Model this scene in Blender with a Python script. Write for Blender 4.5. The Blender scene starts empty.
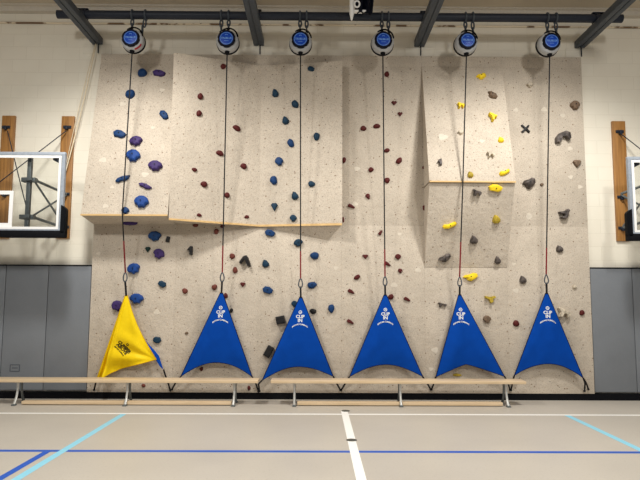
import bpy, bmesh, math, random
from mathutils import Vector, Matrix
from mathutils.bvhtree import BVHTree

random.seed(7)
scene = bpy.context.scene
COL = scene.collection
PI = math.pi

# ------------------------------------------------------------------ camera
F = 580.0            # focal length in pixels of the 640 px wide frame
H = 1.469            # camera height
D = 8.53             # distance to the face of the climbing wall
RHO = 0.0045
_dx, _dy = -4.0, 57.0
ux = _dx * math.cos(RHO) + _dy * math.sin(RHO)
uy = -_dx * math.sin(RHO) + _dy * math.cos(RHO)
PITCH = math.atan(uy / F)
YAW = math.atan(-ux / F)
fw = Vector((math.sin(YAW) * math.cos(PITCH), math.cos(YAW) * math.cos(PITCH), math.sin(PITCH)))
rt0 = fw.cross(Vector((0, 0, 1))).normalized()
up0 = rt0.cross(fw)
rt = rt0 * math.cos(RHO) + up0 * math.sin(RHO)
up = up0 * math.cos(RHO) - rt0 * math.sin(RHO)
EYE = Vector((0, 0, H))
cam_data = bpy.data.cameras.new('camera')
cam_data.sensor_fit = 'HORIZONTAL'
cam_data.sensor_width = 36.0
cam_data.lens = 36.0 * F / 640.0
cam_data.clip_end = 200
cam = bpy.data.objects.new('camera', cam_data)
COL.objects.link(cam)
cam.matrix_world = Matrix(((rt.x, up.x, -fw.x, EYE.x), (rt.y, up.y, -fw.y, EYE.y), (rt.z, up.z, -fw.z, EYE.z), (0, 0, 0, 1)))
scene.camera = cam


def ray(x, y):
    return (fw + rt * ((x - 320.0) / F) + up * ((240.0 - y) / F)).normalized()


def at(x, y, p=0.0):
    """the point of the room seen at photo position x, y that stands p metres out from the climbing wall"""
    d = ray(x, y)
    return EYE + d * ((D - p) / d.y)


def ground(x, y, z=0.0):
    d = ray(x, y)
    return EYE + d * ((z - H) / d.z)


# ------------------------------------------------------------------ materials
def srgb(r, g, b):
    f = lambda c: (c / 255 / 12.92) if c / 255 <= 0.04045 else ((c / 255 + 0.055) / 1.055) ** 2.4
    return (f(r), f(g), f(b), 1)


def new_mat(name):
    m = bpy.data.materials.new(name)
    m.use_nodes = True
    nt = m.node_tree
    return m, nt, nt.nodes['Principled BSDF']


def simple(name, col, rough=0.5, metal=0.0, noise=0.12, scale=30.0, bump=0.0, bscale=80.0, spec=0.25):
    m, nt, b = new_mat(name)
    b.inputs['Specular IOR Level'].default_value = spec
    b.inputs['Roughness'].default_value = rough
    b.inputs['Metallic'].default_value = metal
    tc = nt.nodes.new('ShaderNodeTexCoord')
    n = nt.nodes.new('ShaderNodeTexNoise')
    n.inputs['Scale'].default_value = scale
    n.inputs['Detail'].default_value = 4
    nt.links.new(tc.outputs['Object'], n.inputs['Vector'])
    r = nt.nodes.new('ShaderNodeValToRGB')
    c = col
    lo = tuple(max(0, v * (1 - noise)) for v in c[:3]) + (1,)
    hi = tuple(min(1, v * (1 + noise)) for v in c[:3]) + (1,)
    r.color_ramp.elements[0].position = 0.3
    r.color_ramp.elements[1].position = 0.7
    r.color_ramp.elements[0].color = lo
    r.color_ramp.elements[1].color = hi
    nt.links.new(n.outputs['Fac'], r.inputs['Fac'])
    nt.links.new(r.outputs['Color'], b.inputs['Base Color'])
    if bump:
        n2 = nt.nodes.new('ShaderNodeTexNoise')
        n2.inputs['Scale'].default_value = bscale
        n2.inputs['Detail'].default_value = 5
        nt.links.new(tc.outputs['Object'], n2.inputs['Vector'])
        bp = nt.nodes.new('ShaderNodeBump')
        bp.inputs['Strength'].default_value = bump
        bp.inputs['Distance'].default_value = 0.01
        nt.links.new(n2.outputs['Fac'], bp.inputs['Height'])
        nt.links.new(bp.outputs['Normal'], b.inputs['Normal'])
    return m


def mixc(nt, fac, a, b):
    mx = nt.nodes.new('ShaderNodeMix')
    mx.data_type = 'RGBA'
    for v, k in ((fac, 0), (a, 6), (b, 7)):
        if isinstance(v, (int, float)):
            mx.inputs[k].default_value = v
        elif isinstance(v, tuple):
            mx.inputs[k].default_value = v
        else:
            nt.links.new(v, mx.inputs[k])
    return mx.outputs[2]


def ramp(nt, src, p0, p1, c0=(0, 0, 0, 1), c1=(1, 1, 1, 1)):
    r = nt.nodes.new('ShaderNodeValToRGB')
    r.color_ramp.elements[0].position = p0
    r.color_ramp.elements[1].position = p1
    r.color_ramp.elements[0].color = c0
    r.color_ramp.elements[1].color = c1
    nt.links.new(src, r.inputs['Fac'])
    return r.outputs['Color']


def world_xz(nt, depth=0.0):
    g = nt.nodes.new('ShaderNodeNewGeometry')
    s = nt.nodes.new('ShaderNodeSeparateXYZ')
    nt.links.new(g.outputs['Position'], s.inputs[0])
    c = nt.nodes.new('ShaderNodeCombineXYZ')
    ad = nt.nodes.new('ShaderNodeMath'); ad.operation = 'MULTIPLY_ADD'
    ad.inputs[1].default_value = depth
    nt.links.new(s.outputs['Y'], ad.inputs[0])
    nt.links.new(s.outputs['X'], ad.inputs[2])
    nt.links.new(ad.outputs[0], c.inputs['X'])
    nt.links.new(s.outputs['Z'], c.inputs['Y'])
    return c.outputs[0], g.outputs['Position']


def climb_material():
    m, nt, b = new_mat('textured_climbing_panel')
    xz, pos = world_xz(nt, 0.83)
    n = nt.nodes.new('ShaderNodeTexNoise'); n.inputs['Scale'].default_value = 1.7; n.inputs['Detail'].default_value = 6
    n.inputs['Roughness'].default_value = 0.62
    nt.links.new(pos, n.inputs['Vector'])
    col = ramp(nt, n.outputs['Fac'], 0.3, 0.7, srgb(184, 173, 157), srgb(205, 193, 176))
    # vertical scuffs of climbing shoes and chalk
    mp = nt.nodes.new('ShaderNodeMapping'); mp.inputs['Scale'].default_value = (9, 0.7, 1)
    nt.links.new(xz, mp.inputs['Vector'])
    n3 = nt.nodes.new('ShaderNodeTexNoise'); n3.inputs['Scale'].default_value = 1.0; n3.inputs['Detail'].default_value = 3
    nt.links.new(mp.outputs[0], n3.inputs['Vector'])
    col = mixc(nt, ramp(nt, n3.outputs['Fac'], 0.6, 0.78, (0, 0, 0, 1), (.35, .35, .35, 1)), col, srgb(186, 174, 158))
    # fine coloured grit
    n4 = nt.nodes.new('ShaderNodeTexNoise'); n4.inputs['Scale'].default_value = 70; n4.inputs['Detail'].default_value = 2
    nt.links.new(pos, n4.inputs['Vector'])
    col = mixc(nt, ramp(nt, n4.outputs['Fac'], 0.5, 0.72, (0, 0, 0, 1), (.7, .7, .7, 1)), col, srgb(150, 135, 120))
    # sockets for the hold bolts
    for sc, th, dark in ((5.2, 0.030, srgb(88, 80, 74)), (9.3, 0.042, srgb(168, 138, 118)), (3.7, 0.034, srgb(130, 108, 88))):
        mp2 = nt.nodes.new('ShaderNodeMapping'); mp2.inputs['Location'].default_value = (sc * 3.1, sc * 1.7, 0)
        nt.links.new(xz, mp2.inputs['Vector'])
        v = nt.nodes.new('ShaderNodeTexVoronoi'); v.voronoi_dimensions = '2D'; v.inputs['Scale'].default_value = sc
        nt.links.new(mp2.outputs[0], v.inputs['Vector'])
        col = mixc(nt, ramp(nt, v.outputs['Distance'], th * 0.75, th * 1.25, (1, 1, 1, 1), (0, 0, 0, 1)), col, dark)
    nt.links.new(col, b.inputs['Base Color'])
    b.inputs['Roughness'].default_value = 0.85
    n5 = nt.nodes.new('ShaderNodeTexNoise'); n5.inputs['Scale'].default_value = 14; n5.inputs['Detail'].default_value = 8
    nt.links.new(pos, n5.inputs['Vector'])
    bp = nt.nodes.new('ShaderNodeBump'); bp.inputs['Strength'].default_value = 0.55; bp.inputs['Distance'].default_value = 0.02
    nt.links.new(n5.outputs['Fac'], bp.inputs['Height'])
    nt.links.new(bp.outputs['Normal'], b.inputs['Normal'])
    return m


def block_material():
    m, nt, b = new_mat('painted_concrete_block')
    xz, pos = world_xz(nt)
    br = nt.nodes.new('ShaderNodeTexBrick')
    br.inputs['Scale'].default_value = 1.0
    br.inputs['Brick Width'].default_value = 0.406
    br.inputs['Row Height'].default_value = 0.203
    br.inputs['Mortar Size'].default_value = 0.006
    br.inputs['Mortar Smooth'].default_value = 0.6
    br.inputs['Color1'].default_value = srgb(234, 228, 212)
    br.inputs['Color2'].default_value = srgb(232, 225, 209)
    br.inputs['Mortar'].default_value = srgb(225, 218, 201)
    nt.links.new(xz, br.inputs['Vector'])
    n = nt.nodes.new('ShaderNodeTexNoise'); n.inputs['Scale'].default_value = 2.2; n.inputs['Detail'].default_value = 5
    nt.links.new(pos, n.inputs['Vector'])
    col = mixc(nt, ramp(nt, n.outputs['Fac'], 0.45, 0.75, (0, 0, 0, 1), (.35, .35, .35, 1)), br.outputs['Color'], srgb(224, 216, 198))
    nt.links.new(col, b.inputs['Base Color'])
    b.inputs['Roughness'].default_value = 0.6
    bp = nt.nodes.new('ShaderNodeBump'); bp.inputs['Strength'].default_value = 0.25; bp.inputs['Distance'].default_value = 0.004
    bp.invert = True
    nt.links.new(br.outputs['Fac'], bp.inputs['Height'])
    nt.links.new(bp.outputs['Normal'], b.inputs['Normal'])
    return m


def floor_material():
    m, nt, b = new_mat('speckled_sport_floor')
    g = nt.nodes.new('ShaderNodeNewGeometry')
    n = nt.nodes.new('ShaderNodeTexNoise'); n.inputs['Scale'].default_value = 0.8; n.inputs['Detail'].default_value = 6
    nt.links.new(g.outputs['Position'], n.inputs['Vector'])
    col = ramp(nt, n.outputs['Fac'], 0.35, 0.7, srgb(186, 179, 168), srgb(195, 188, 176))
    n2 = nt.nodes.new('ShaderNodeTexNoise'); n2.inputs['Scale'].default_value = 45; n2.inputs['Detail'].default_value = 3
    nt.links.new(g.outputs['Position'], n2.inputs['Vector'])
    col = mixc(nt, ramp(nt, n2.outputs['Fac'], 0.55, 0.75, (0, 0, 0, 1), (.4, .4, .4, 1)), col, srgb(166, 158, 146))
    nt.links.new(col, b.inputs['Base Color'])
    b.inputs['Roughness'].default_value = 0.42
    b.inputs['Specular IOR Level'].default_value = 0.35
    return m


def wood_material(name, c0, c1, axis='X', rough=0.45):
    m, nt, b = new_mat(name)
    g = nt.nodes.new('ShaderNodeNewGeometry')
    mp = nt.nodes.new('ShaderNodeMapping')
    mp.inputs['Scale'].default_value = (1.5, 30, 30) if axis == 'X' else (30, 30, 1.5)
    nt.links.new(g.outputs['Position'], mp.inputs['Vector'])
    n = nt.nodes.new('ShaderNodeTexNoise'); n.inputs['Scale'].default_value = 1.6; n.inputs['Detail'].default_value = 6
    nt.links.new(mp.outputs[0], n.inputs['Vector'])
    col = ramp(nt, n.outputs['Fac'], 0.3, 0.7, c0, c1)
    nt.links.new(col, b.inputs['Base Color'])
    b.inputs['Roughness'].default_value = rough
    return m


def glass_material():
    m, nt, b = new_mat('clear_backboard_glass')
    out = nt.nodes['Material Output']
    t = nt.nodes.new('ShaderNodeBsdfTransparent'); t.inputs['Color'].default_value = (0.975, 0.985, 0.98, 1)
    gl = nt.nodes.new('ShaderNodeBsdfGlossy'); gl.inputs['Roughness'].default_value = 0.03
    fr = nt.nodes.new('ShaderNodeFresnel'); fr.inputs['IOR'].default_value = 1.3
    mx = nt.nodes.new('ShaderNodeMixShader')
    nt.links.new(fr.outputs[0], mx.inputs[0])
    nt.links.new(t.outputs[0], mx.inputs[1])
    nt.links.new(gl.outputs[0], mx.inputs[2])
    nt.links.new(mx.outputs[0], out.inputs['Surface'])
    nt.nodes.remove(b)
    return m


def flaky_material():
    m, nt, b = new_mat('flaking_white_paint')
    g = nt.nodes.new('ShaderNodeNewGeometry')
    n = nt.nodes.new('ShaderNodeTexNoise'); n.inputs['Scale'].default_value = 4.5; n.inputs['Detail'].default_value = 5
    nt.links.new(g.outputs['Position'], n.inputs['Vector'])
    col = ramp(nt, n.outputs['Fac'], 0.5, 0.56, srgb(228, 214, 188), srgb(120, 95, 68))
    nt.links.new(col, b.inputs['Base Color'])
    b.inputs['Roughness'].default_value = 0.6
    return m


M = {
    'climb': climb_material(),
    'block': block_material(),
    'floor': floor_material(),
    'glass': glass_material(),
    'flaky': flaky_material(),
    'patch': simple('pale_filler', srgb(207, 197, 181), 0.8, 0, 0.06),
    'edge': wood_material('plywood_edge', srgb(196, 160, 104), srgb(222, 188, 132), 'X', 0.6),
    'bench': wood_material('pale_bench_wood', srgb(206, 180, 142), srgb(228, 204, 170), 'X', 0.4),
    'board': wood_material('brown_board_wood', srgb(136, 94, 46), srgb(174, 124, 66), 'Z', 0.45),
    'pipe': simple('dark_painted_pipe', srgb(38, 43, 54), 0.45, 0.0),
    'strut': simple('dark_grey_steel', srgb(72, 78, 86), 0.5, 0.0),
    'black': simple('black_rubber', srgb(12, 13, 17), 0.6, spec=.12),
    'webbing': simple('black_webbing', srgb(26, 25, 28), 0.8, 0, 0.2, 200),
    'red_webbing': simple('red_webbing', srgb(120, 26, 34), 0.7, 0, 0.2, 200),
    'steel': simple('brushed_steel', srgb(176, 178, 180), 0.32, 0.85),
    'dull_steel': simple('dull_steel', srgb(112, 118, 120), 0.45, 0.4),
    'alu': simple('aluminium_frame', srgb(158, 166, 176), 0.4, 0.2),
    'leg': simple('silver_leg_paint', srgb(190, 190, 186), 0.35, 0.3),
    'mat': simple('grey_vinyl_pad', srgb(119, 123, 128), 0.5, 0, 0.05, 3, 0.15, 30),
    'white': simple('white_paint', srgb(240, 240, 238), 0.4, 0, 0.02),
    'housing': simple('off_white_housing', srgb(176, 178, 180), 0.35, 0, 0.04),
    'navy': simple('navy_bumper', srgb(10, 14, 28), 0.5, spec=.15),
    'face': simple('royal_blue_face', srgb(18, 70, 178), 0.35, 0, 0.05),
    'pale_blue': simple('pale_blue_print', srgb(116, 164, 226), 0.5, 0, 0.02),
    'sticker': simple('red_sticker', srgb(170, 60, 66), 0.5),
    'gate_blue': simple('royal_blue_fabric', srgb(0, 66, 160), 0.7, 0, 0.08, 6, 0.25, 14, spec=.1),
    'gate_hem': simple('navy_binding', srgb(6, 18, 56), 0.7, spec=.1),
    'gate_yellow': simple('yellow_fabric', srgb(243, 209, 14), 0.5, 0, 0.05, 6, 0.8, 9, spec=.2),
    'yellow_hem': simple('amber_binding', srgb(206, 160, 10), 0.6),
    'print_white': simple('white_print', srgb(238, 240, 240), 0.6, 0, 0.02),
    'print_dark': simple('dark_print', srgb(44, 36, 12), 0.6, 0, 0.02),
    'ceiling': simple('painted_ceiling', srgb(196, 184, 164), 0.8, 0, 0.06, 1.5),
    'ledger': simple('pale_painted_steel', srgb(206, 198, 184), 0.6, 0, 0.05),
    'line_white': simple('white_floor_paint', srgb(250, 249, 244), 0.4, 0, 0.02),
    'line_blue': simple('blue_floor_paint', srgb(44, 92, 190), 0.4, 0, 0.03),
    'line_sky': simple('light_blue_floor_paint', srgb(146, 212, 234), 0.4, 0, 0.03),
    'disc': simple('dark_floor_plate', srgb(84, 84, 76), 0.4, 0.2),
    'cord': simple('pale_cord', srgb(226, 212, 184), 0.7),
    'bolt': simple('socket_bolt', srgb(30, 30, 34), 0.4, 0.6),
    # climbing hold resins
    'B': simple('blue_resin', srgb(24, 64, 132), 0.6, 0, 0.12, 40),
    'N': simple('dark_blue_resin', srgb(16, 54, 100), 0.6, 0, 0.15, 40),
    'T': simple('dark_teal_resin', srgb(18, 50, 72), 0.6, 0, 0.15, 40),
    'P': simple('purple_resin', srgb(60, 42, 96), 0.6, 0, 0.15, 40),
    'R': simple('dark_red_resin', srgb(82, 26, 24), 0.6, 0, 0.2, 40),
    'M': simple('red_brown_resin', srgb(108, 56, 46), 0.6, 0, 0.2, 40),
    'Y': simple('yellow_resin', srgb(244, 210, 40), 0.55, 0, 0.1, 40),
    'G': simple('mottled_grey_resin', srgb(88, 80, 76), 0.5, 0, 0.75, 18),
    'O': simple('brown_grey_resin', srgb(112, 92, 74), 0.6, 0, 0.4, 30),
    'W': simple('pale_stone_resin', srgb(196, 184, 164), 0.6, 0, 0.45, 22),
    'K': simple('black_resin', srgb(30, 29, 30), 0.5, 0, 0.2, 40),
    'L': simple('olive_resin', srgb(176, 152, 52), 0.6, 0, 0.3, 30),
    'E': simple('dark_green_resin', srgb(18, 48, 44), 0.6, 0, 0.2, 30),
}


# ------------------------------------------------------------------ object helpers
def thing(name, label, cat, loc=(0, 0, 0), group=None):
    o = bpy.data.objects.new(name, None)
    o.empty_display_size = 0.1
    COL.objects.link(o)
    o.location = loc
    o['label'] = label
    o['category'] = cat
    if group:
        o['group'] = group
    return o


def tag(o, label, cat, group=None):
    o['label'] = label
    o['category'] = cat
    if group:
        o['group'] = group
    return o


def origin_of(o):
    v = Vector((0, 0, 0))
    while o is not None:
        v += o.location
        o = o.parent
    return v


def smooth(me, ang=35):
    bm = bmesh.new(); bm.from_mesh(me)
    lim = math.radians(ang)
    for f in bm.faces:
        f.smooth = True
    for e in bm.edges:
        if len(e.link_faces) == 2 and e.calc_face_angle(0) > lim:
            e.smooth = False
    bm.to_mesh(me); bm.free()


def obj(name, bm, mat, parent=None, ang=35, label=None, loc=None):
    """links a bmesh given in room coordinates as ONE mesh object"""
    o_ = Vector(loc) if loc is not None else (origin_of(parent) if parent else Vector((0, 0, 0)))
    bmesh.ops.recalc_face_normals(bm, faces=bm.faces)
    me = bpy.data.meshes.new(name)
    for v in bm.verts:
        v.co -= o_
    bm.to_mesh(me); bm.free()
    for x in (mat if isinstance(mat, (list, tuple)) else [mat]):
        me.materials.append(x)
    smooth(me, ang)
    o = bpy.data.objects.new(name, me)
    COL.objects.link(o)
    if parent:
        o.parent = parent
    elif loc is not None:
        o.location = o_
    if label:
        o['label'] = label
    return o


def struct(name, bm, mat, ang=35):
    o = obj(name, bm, mat, None, ang)
    o['kind'] = 'structure'
    return o


def box(bm, x0, x1, y0, y1, z0, z1, bev=0.0):
    b2 = bmesh.new() if bev else bm
    vs = [b2.verts.new((x, y, z)) for x in (x0, x1) for y in (y0, y1) for z in (z0, z1)]
    for f in ((0, 1, 3, 2), (4, 6, 7, 5), (0, 4, 5, 1), (2, 3, 7, 6), (0, 2, 6, 4), (1, 5, 7, 3)):
        b2.faces.new([vs[i] for i in f])
    if bev:
        bmesh.ops.bevel(b2, geom=b2.edges[:], offset=bev, segments=2, affect='EDGES', profile=0.6)
        merge(bm, b2)
    return bm


def merge(bm, b2):
    me = bpy.data.meshes.new('tmp')
    b2.to_mesh(me); b2.free()
    bm.from_mesh(me)
    bpy.data.meshes.remove(me)


def polyhedron(bm, verts, faces):
    vs = [bm.verts.new(v) for v in verts]
    for f in faces:
        bm.faces.new([vs[i] for i in f])
    return bm


def bar(bm, a, b, w, h, upv=Vector((0, 0, 1))):
    """a rectangular bar from a to b"""
    a = Vector(a); b = Vector(b)
    d = (b - a).normalized()
    s = d.cross(upv)
    if s.length < 1e-4:
        s = d.cross(Vector((1, 0, 0)))
    s.normalize()
    u = s.cross(d)
    vs = []
    for p in (a, b):
        for i, j in ((-1, -1), (1, -1), (1, 1), (-1, 1)):
            vs.append(bm.verts.new(p + s * (i * w / 2) + u * (j * h / 2)))
    for f in ((3, 2, 1, 0), (4, 5, 6, 7), (0, 1, 5, 4), (1, 2, 6, 5), (2, 3, 7, 6), (3, 0, 4, 7)):
        bm.faces.new([vs[i] for i in f])
    return bm


def tube(bm, pts, r, seg=8, closed=False, r2=None):
    """round tube along a path (r may be a list)"""
    pts = [Vector(p) for p in pts]
    n = len(pts)
    rs = r if isinstance(r, (list, tuple)) else [r] * n
    rings = []
    prev = None
    for i in range(n):
        if closed:
            d = pts[(i + 1) % n] - pts[i - 1]
        else:
            d = pts[min(i + 1, n - 1)] - pts[max(i - 1, 0)]
        d.normalize()
        if prev is None:
            s = d.cross(Vector((0, 0, 1)))
            if s.length < 1e-3:
                s = d.cross(Vector((0, 1, 0)))
        else:
            s = prev - d * prev.dot(d)
        s.normalize(); prev = s
        t = d.cross(s)
        rings.append([bm.verts.new(pts[i] + s * (rs[i] * math.cos(2 * PI * k / seg)) + t * ((r2 or rs[i]) * math.sin(2 * PI * k / seg))) for k in range(seg)])
    for i in range(n if closed else n - 1):
        a, b = rings[i], rings[(i + 1) % n]
        for k in range(seg):
            bm.faces.new((a[k], a[(k + 1) % seg], b[(k + 1) % seg], b[k]))
    if not closed:
        bm.faces.new(rings[0][::-1]); bm.faces.new(rings[-1])
    return bm


def lathe_y(bm, c, prof, seg=36):
    """profile [(radius, y)] turned about the depth axis through c"""
    c = Vector(c)
    rings = []
    for r, y in prof:
        if r < 1e-5:
            rings.append([bm.verts.new(c + Vector((0, y, 0)))])
        else:
            rings.append([bm.verts.new(c + Vector((r * math.cos(2 * PI * k / seg), y, r * math.sin(2 * PI * k / seg)))) for k in range(seg)])
    for a, b in zip(rings[:-1], rings[1:]):
        for k in range(seg):
            q = (k + 1) % seg
            if len(a) == 1 and len(b) == 1:
                continue
            if len(a) == 1:
                bm.faces.new((a[0], b[k], b[q]))
            elif len(b) == 1:
                bm.faces.new((a[k], b[0], a[q]))
            else:
                bm.faces.new((a[k], b[k], b[q], a[q]))
    return bm


def ribbon(bm, pts, w, th=0.003, side=Vector((1, 0, 0))):
    """flat webbing along a path"""
    pts = [Vector(p) for p in pts]
    rings = []
    n = len(pts)
    for i, p in enumerate(pts):
        d = (pts[min(i + 1, n - 1)] - pts[max(i - 1, 0)]).normalized()
        s = (side - d * side.dot(d)).normalized()
        t = d.cross(s)
        rings.append([bm.verts.new(p + s * (a * w / 2) + t * (b * th / 2)) for a, b in ((-1, -1), (1, -1), (1, 1), (-1, 1))])
    for a, b in zip(rings[:-1], rings[1:]):
        for k in range(4):
            bm.faces.new((a[k], a[(k + 1) % 4], b[(k + 1) % 4], b[k]))
    bm.faces.new(rings[0][::-1]); bm.faces.new(rings[-1])
    return bm


_fonts = {}


def text_mesh(s, size, spacing=1.0):
    """text as a list of (vertices, faces) in its own plane, centred on 0,0"""
    key = (s, size, spacing)
    if key not in _fonts:
        cu = bpy.data.curves.new('txt', 'FONT')
        cu.body = s
        cu.size = size
        cu.align_x = 'CENTER'
        cu.align_y = 'CENTER'
        cu.space_character = spacing
        cu.offset = size * (0.045 if s in ('CLIMBER', 'ABOVE') else 0.03)
        cu.resolution_u = 3
        cu.extrude = 0.0008
        o = bpy.data.objects.new('txt', cu)
        COL.objects.link(o)
        bpy.context.view_layer.update()
        me = bpy.data.meshes.new_from_object(o.evaluated_get(bpy.context.evaluated_depsgraph_get()))
        _fonts[key] = ([v.co.copy() for v in me.vertices], [tuple(p.vertices) for p in me.polygons])
        bpy.data.objects.remove(o); bpy.data.curves.remove(cu); bpy.data.meshes.remove(me)
    return _fonts[key]


def put_text(bm, s, size, fn, spacing=1.0):
    """adds the text, each flat point (x, y, z) carried onto the thing by fn"""
    vs, fs = text_mesh(s, size, spacing)
    nv = [bm.verts.new(fn(v)) for v in vs]
    for f in fs:
        try:
            bm.faces.new([nv[i] for i in f])
        except ValueError:
            pass


# ------------------------------------------------------------------ the room
X0 = at(90.7, 297).x
X6 = at(590.8, 297).x
CW = (X6 - X0) / 6
XC = [X0 + CW * i for i in range(7)]
ZB, Z1, Z2 = 0.095, 2.53, 4.965
ZT = at(340, 55.5).z
YB = D + 0.085         # face of the block wall
ZC = at(320, 8).z      # ceiling

bm = bmesh.new(); box(bm, -14, 14, YB, YB + 0.25, -0.02, ZC + 0.3)
struct('wall_back', bm, M['block'])
bm = bmesh.new(); box(bm, -14, 14, -5, YB + 0.25, ZC, ZC + 0.15)
struct('ceiling', bm, M['ceiling'])
bm = bmesh.new(); box(bm, -14, 14, D + 0.0, YB, 0.0, ZB - 0.004)
struct('baseboard_back', bm, M['black'])
bm = bmesh.new()
box(bm, -14, 14, YB - 0.10, YB, at(320, 13.5, 0).z, ZC)
box(bm, -14, 14, YB - 0.16, YB, ZC - 0.02, ZC)
struct('trim_1', bm, M['ledger'])

# floor: one slab, its painted lines in the same mesh
bm = bmesh.new()
box(bm, -14, 14, -5, YB + 0.25, -0.1, 0.0)


def strip(pts, idx, z=0.0006):
    vs = [bm.verts.new((p.x, p.y, z)) for p in pts]
    f = bm.faces.new(vs)
    f.material_index = idx


yw = ground(320, 414.2).y
strip([Vector((-14, yw - .034)), Vector((14, yw - .034)), Vector((14, yw + .034)), Vector((-14, yw + .034))], 1, .0006)
yb = ground(320, 451.6).y
strip([Vector((-14, yb - .036)), Vector((14, yb - .036)), Vector((14, yb + .036)), Vector((-14, yb + .036))], 2, .0007)


def long_line(px, py, w, idx, z, y0=-4.5, y1=None):
    g = ground(px, py)
    strip([Vector((g.x - w / 2, y0)), Vector((g.x + w / 2, y0)), Vector((g.x + w / 2, y1)), Vector((g.x - w / 2, y1))], idx, z)


long_line(349.0, 430, 0.085, 1, .0010, y1=ground(345, 410.5).y)
long_line(68.5, 447.5, 0.075, 3, .0008, y1=yw - .03)
long_line(22, 466, 0.07, 2, .0009, y1=yb)
long_line(605.5, 433.5, 0.075, 3, .0008, y1=yw - .03)
floor = struct('floor', bm, [M['floor'], M['line_white'], M['line_blue'], M['line_sky']])

for px, py, lab in ((345.6, 411.0, 'round dark floor plate at the wall end of the white centre line'),
                    (351.6, 440.2, 'round dark floor plate on the white line between white and blue cross lines')):
    g = ground(px, py)
    bm = bmesh.new()
    prof = [(0, 0.0), (0.055, 0.0), (0.055, 0.003), (0.045, 0.004), (0, 0.004)]
    lathe_y(bm, (0, 0, 0), prof, 24)
    bmesh.ops.rotate(bm, verts=bm.verts, cent=(0, 0, 0), matrix=Matrix.Rotation(PI / 2, 3, 'X'))
    for v in bm.verts:
        v.co += Vector((g.x, g.y, 0.0011))
    tag(obj('floor_plate', bm, M['disc'], loc=(g.x, g.y, 0.001)), lab, 'floor plate', 'floor plates')

# ------------------------------------------------------------------ climbing wall
cw = thing('climbing_wall', 'tall beige textured climbing wall of bolted panels with overhangs', 'climbing wall', (0, D, ZB))
BACK = YB
tris_v, tris_f = [], []          # what the holds are bolted to


def remember(verts, faces):
    n = len(tris_v)
    tris_v.extend([Vector(v) for v in verts])
    tris_f.extend([tuple(i + n for i in f) for f in faces])


gap = 0.0004
for i in range(6):
    for z0, z1 in ((ZB, Z1), (Z1, Z2), (Z2, ZT)):
        bm = bmesh.new()
        box(bm, XC[i] + gap, XC[i + 1] - gap, D, BACK, z0 + gap, z1 - gap, 0.0008)
        obj('panel', bm, M['climb'], cw)
remember([(X0, D, ZB), (X6, D, ZB), (X6, D, ZT), (X0, D, ZT)], [(0, 1, 2, 3)])

# left overhang
PA = 0.49
zA = at(124, 215.2, PA).z
zAb = at(124, 224.5, 0).z
e = 0.001
va = [(XC[0], D - .012, Z2), (XC[1] - .01, D - .012, Z2), (XC[1] - .01, D - PA, zA), (XC[0], D - PA, zA),
      (XC[0], D - e, Z2), (XC[1] - .01, D - e, Z2), (XC[1] - .01, D - e, zAb), (XC[0], D - e, zAb)]
fa = [(0, 1, 2, 3), (4, 7, 6, 5), (0, 4, 5, 1), (3, 2, 6, 7), (0, 3, 7, 4), (1, 5, 6, 2)]
bm = polyhedron(bmesh.new(), va, fa)
ov_a = obj('overhang', bm, M['climb'], cw, 20)
remember(va, fa)


def lip(parent, a, b, h, out=0.004):
    bm = bmesh.new()
    bar(bm, a, b, 0.022, h)
    obj('plywood_edge', bm, M['edge'], parent, label='bare plywood edge')


lip(ov_a, (XC[0], D - PA - .002, zA + .002), (XC[1] - .012, D - PA - .002, zA + .002), .022)

# wide overhang: two faces meeting in a recessed crease
PB, PR = 0.46, 0.21
zBt = Z2
zBl = at(168, 219.3, PB).z
zBc = at(261, 226, 0.015).z
zBr = at(340, 224.5, PR).z
back_r = at(328, 240.5, 0)
va = [(XC[1], D - PB, zBt), (XC[2], D - .012, zBt), (XC[2], D - .012, zBc), (XC[1], D - PB, zBl),
      (XC[1], D - e, zBt), (XC[2], D - e, zBt), (XC[2], D - e, zBc), (XC[1], D - e, zBl)]
bm = polyhedron(bmesh.new(), va, fa)
ov_b = obj('overhang', bm, M['climb'], cw, 20)
remember(va, fa)
lip(ov_b, (XC[1] + .002, D - PB - .004, zBl + .003), (XC[2], D - .022, zBc + .003), .026)
va = [(XC[2], D - .012, zBt), (XC[3], D - PR, zBt), (XC[3], D - PR, zBr), (XC[2], D - .012, zBc),
      (XC[2], D - e, zBt), (XC[3], D - e, zBt), (back_r.x, D - e, back_r.z), (XC[2], D - e, zBc - .01)]
bm = polyhedron(bmesh.new(), va, fa)
bmesh.ops.triangulate(bm, faces=bm.faces)
ov_c = obj('overhang', bm, M['climb'], cw, 20)
remember(va, [(0, 1, 2, 3), (3, 2, 6, 7), (1, 5, 6, 2)])
lip(ov_c, (XC[2], D - .024, zBc + .003), (XC[3] - .002, D - PR - .004, zBr + .003), .03)

# small overhang: leans out to a ridge, then back in below it
PD = 0.47
zD = at(470, 181.5, PD).z
zDb = at(470, 267.3, 0).z
va = [(XC[4], D - .01, Z2), (XC[5], D - .01, Z2), (XC[5], D - PD, zD), (XC[4], D - PD, zD),
      (XC[4], D - e, Z2), (XC[5], D - e, Z2), (XC[5], D - e, zD), (XC[4], D - e, zD)]
bm = polyhedron(bmesh.new(), va, fa)
ov_d = obj('overhang', bm, M['climb'], cw, 20)
remember(va, fa)
lip(ov_d, (XC[4], D - PD - .002, zD - .004), (XC[5], D - PD - .002, zD - .004), .02)
vb = [(XC[4] + .004, D - PD + .02, zD - .016), (XC[5] - .004, D - PD + .02, zD - .016), (XC[5] - .004, D - .006, zDb), (XC[4] + .004, D - .006, zDb),
      (XC[4] + .004, D - e, zD - .016), (XC[5] - .004, D - e, zD - .016), (XC[5] - .004, D - e, zDb), (XC[4] + .004, D - e, zDb)]
bm = polyhedron(bmesh.new(), vb, fa)
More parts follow.
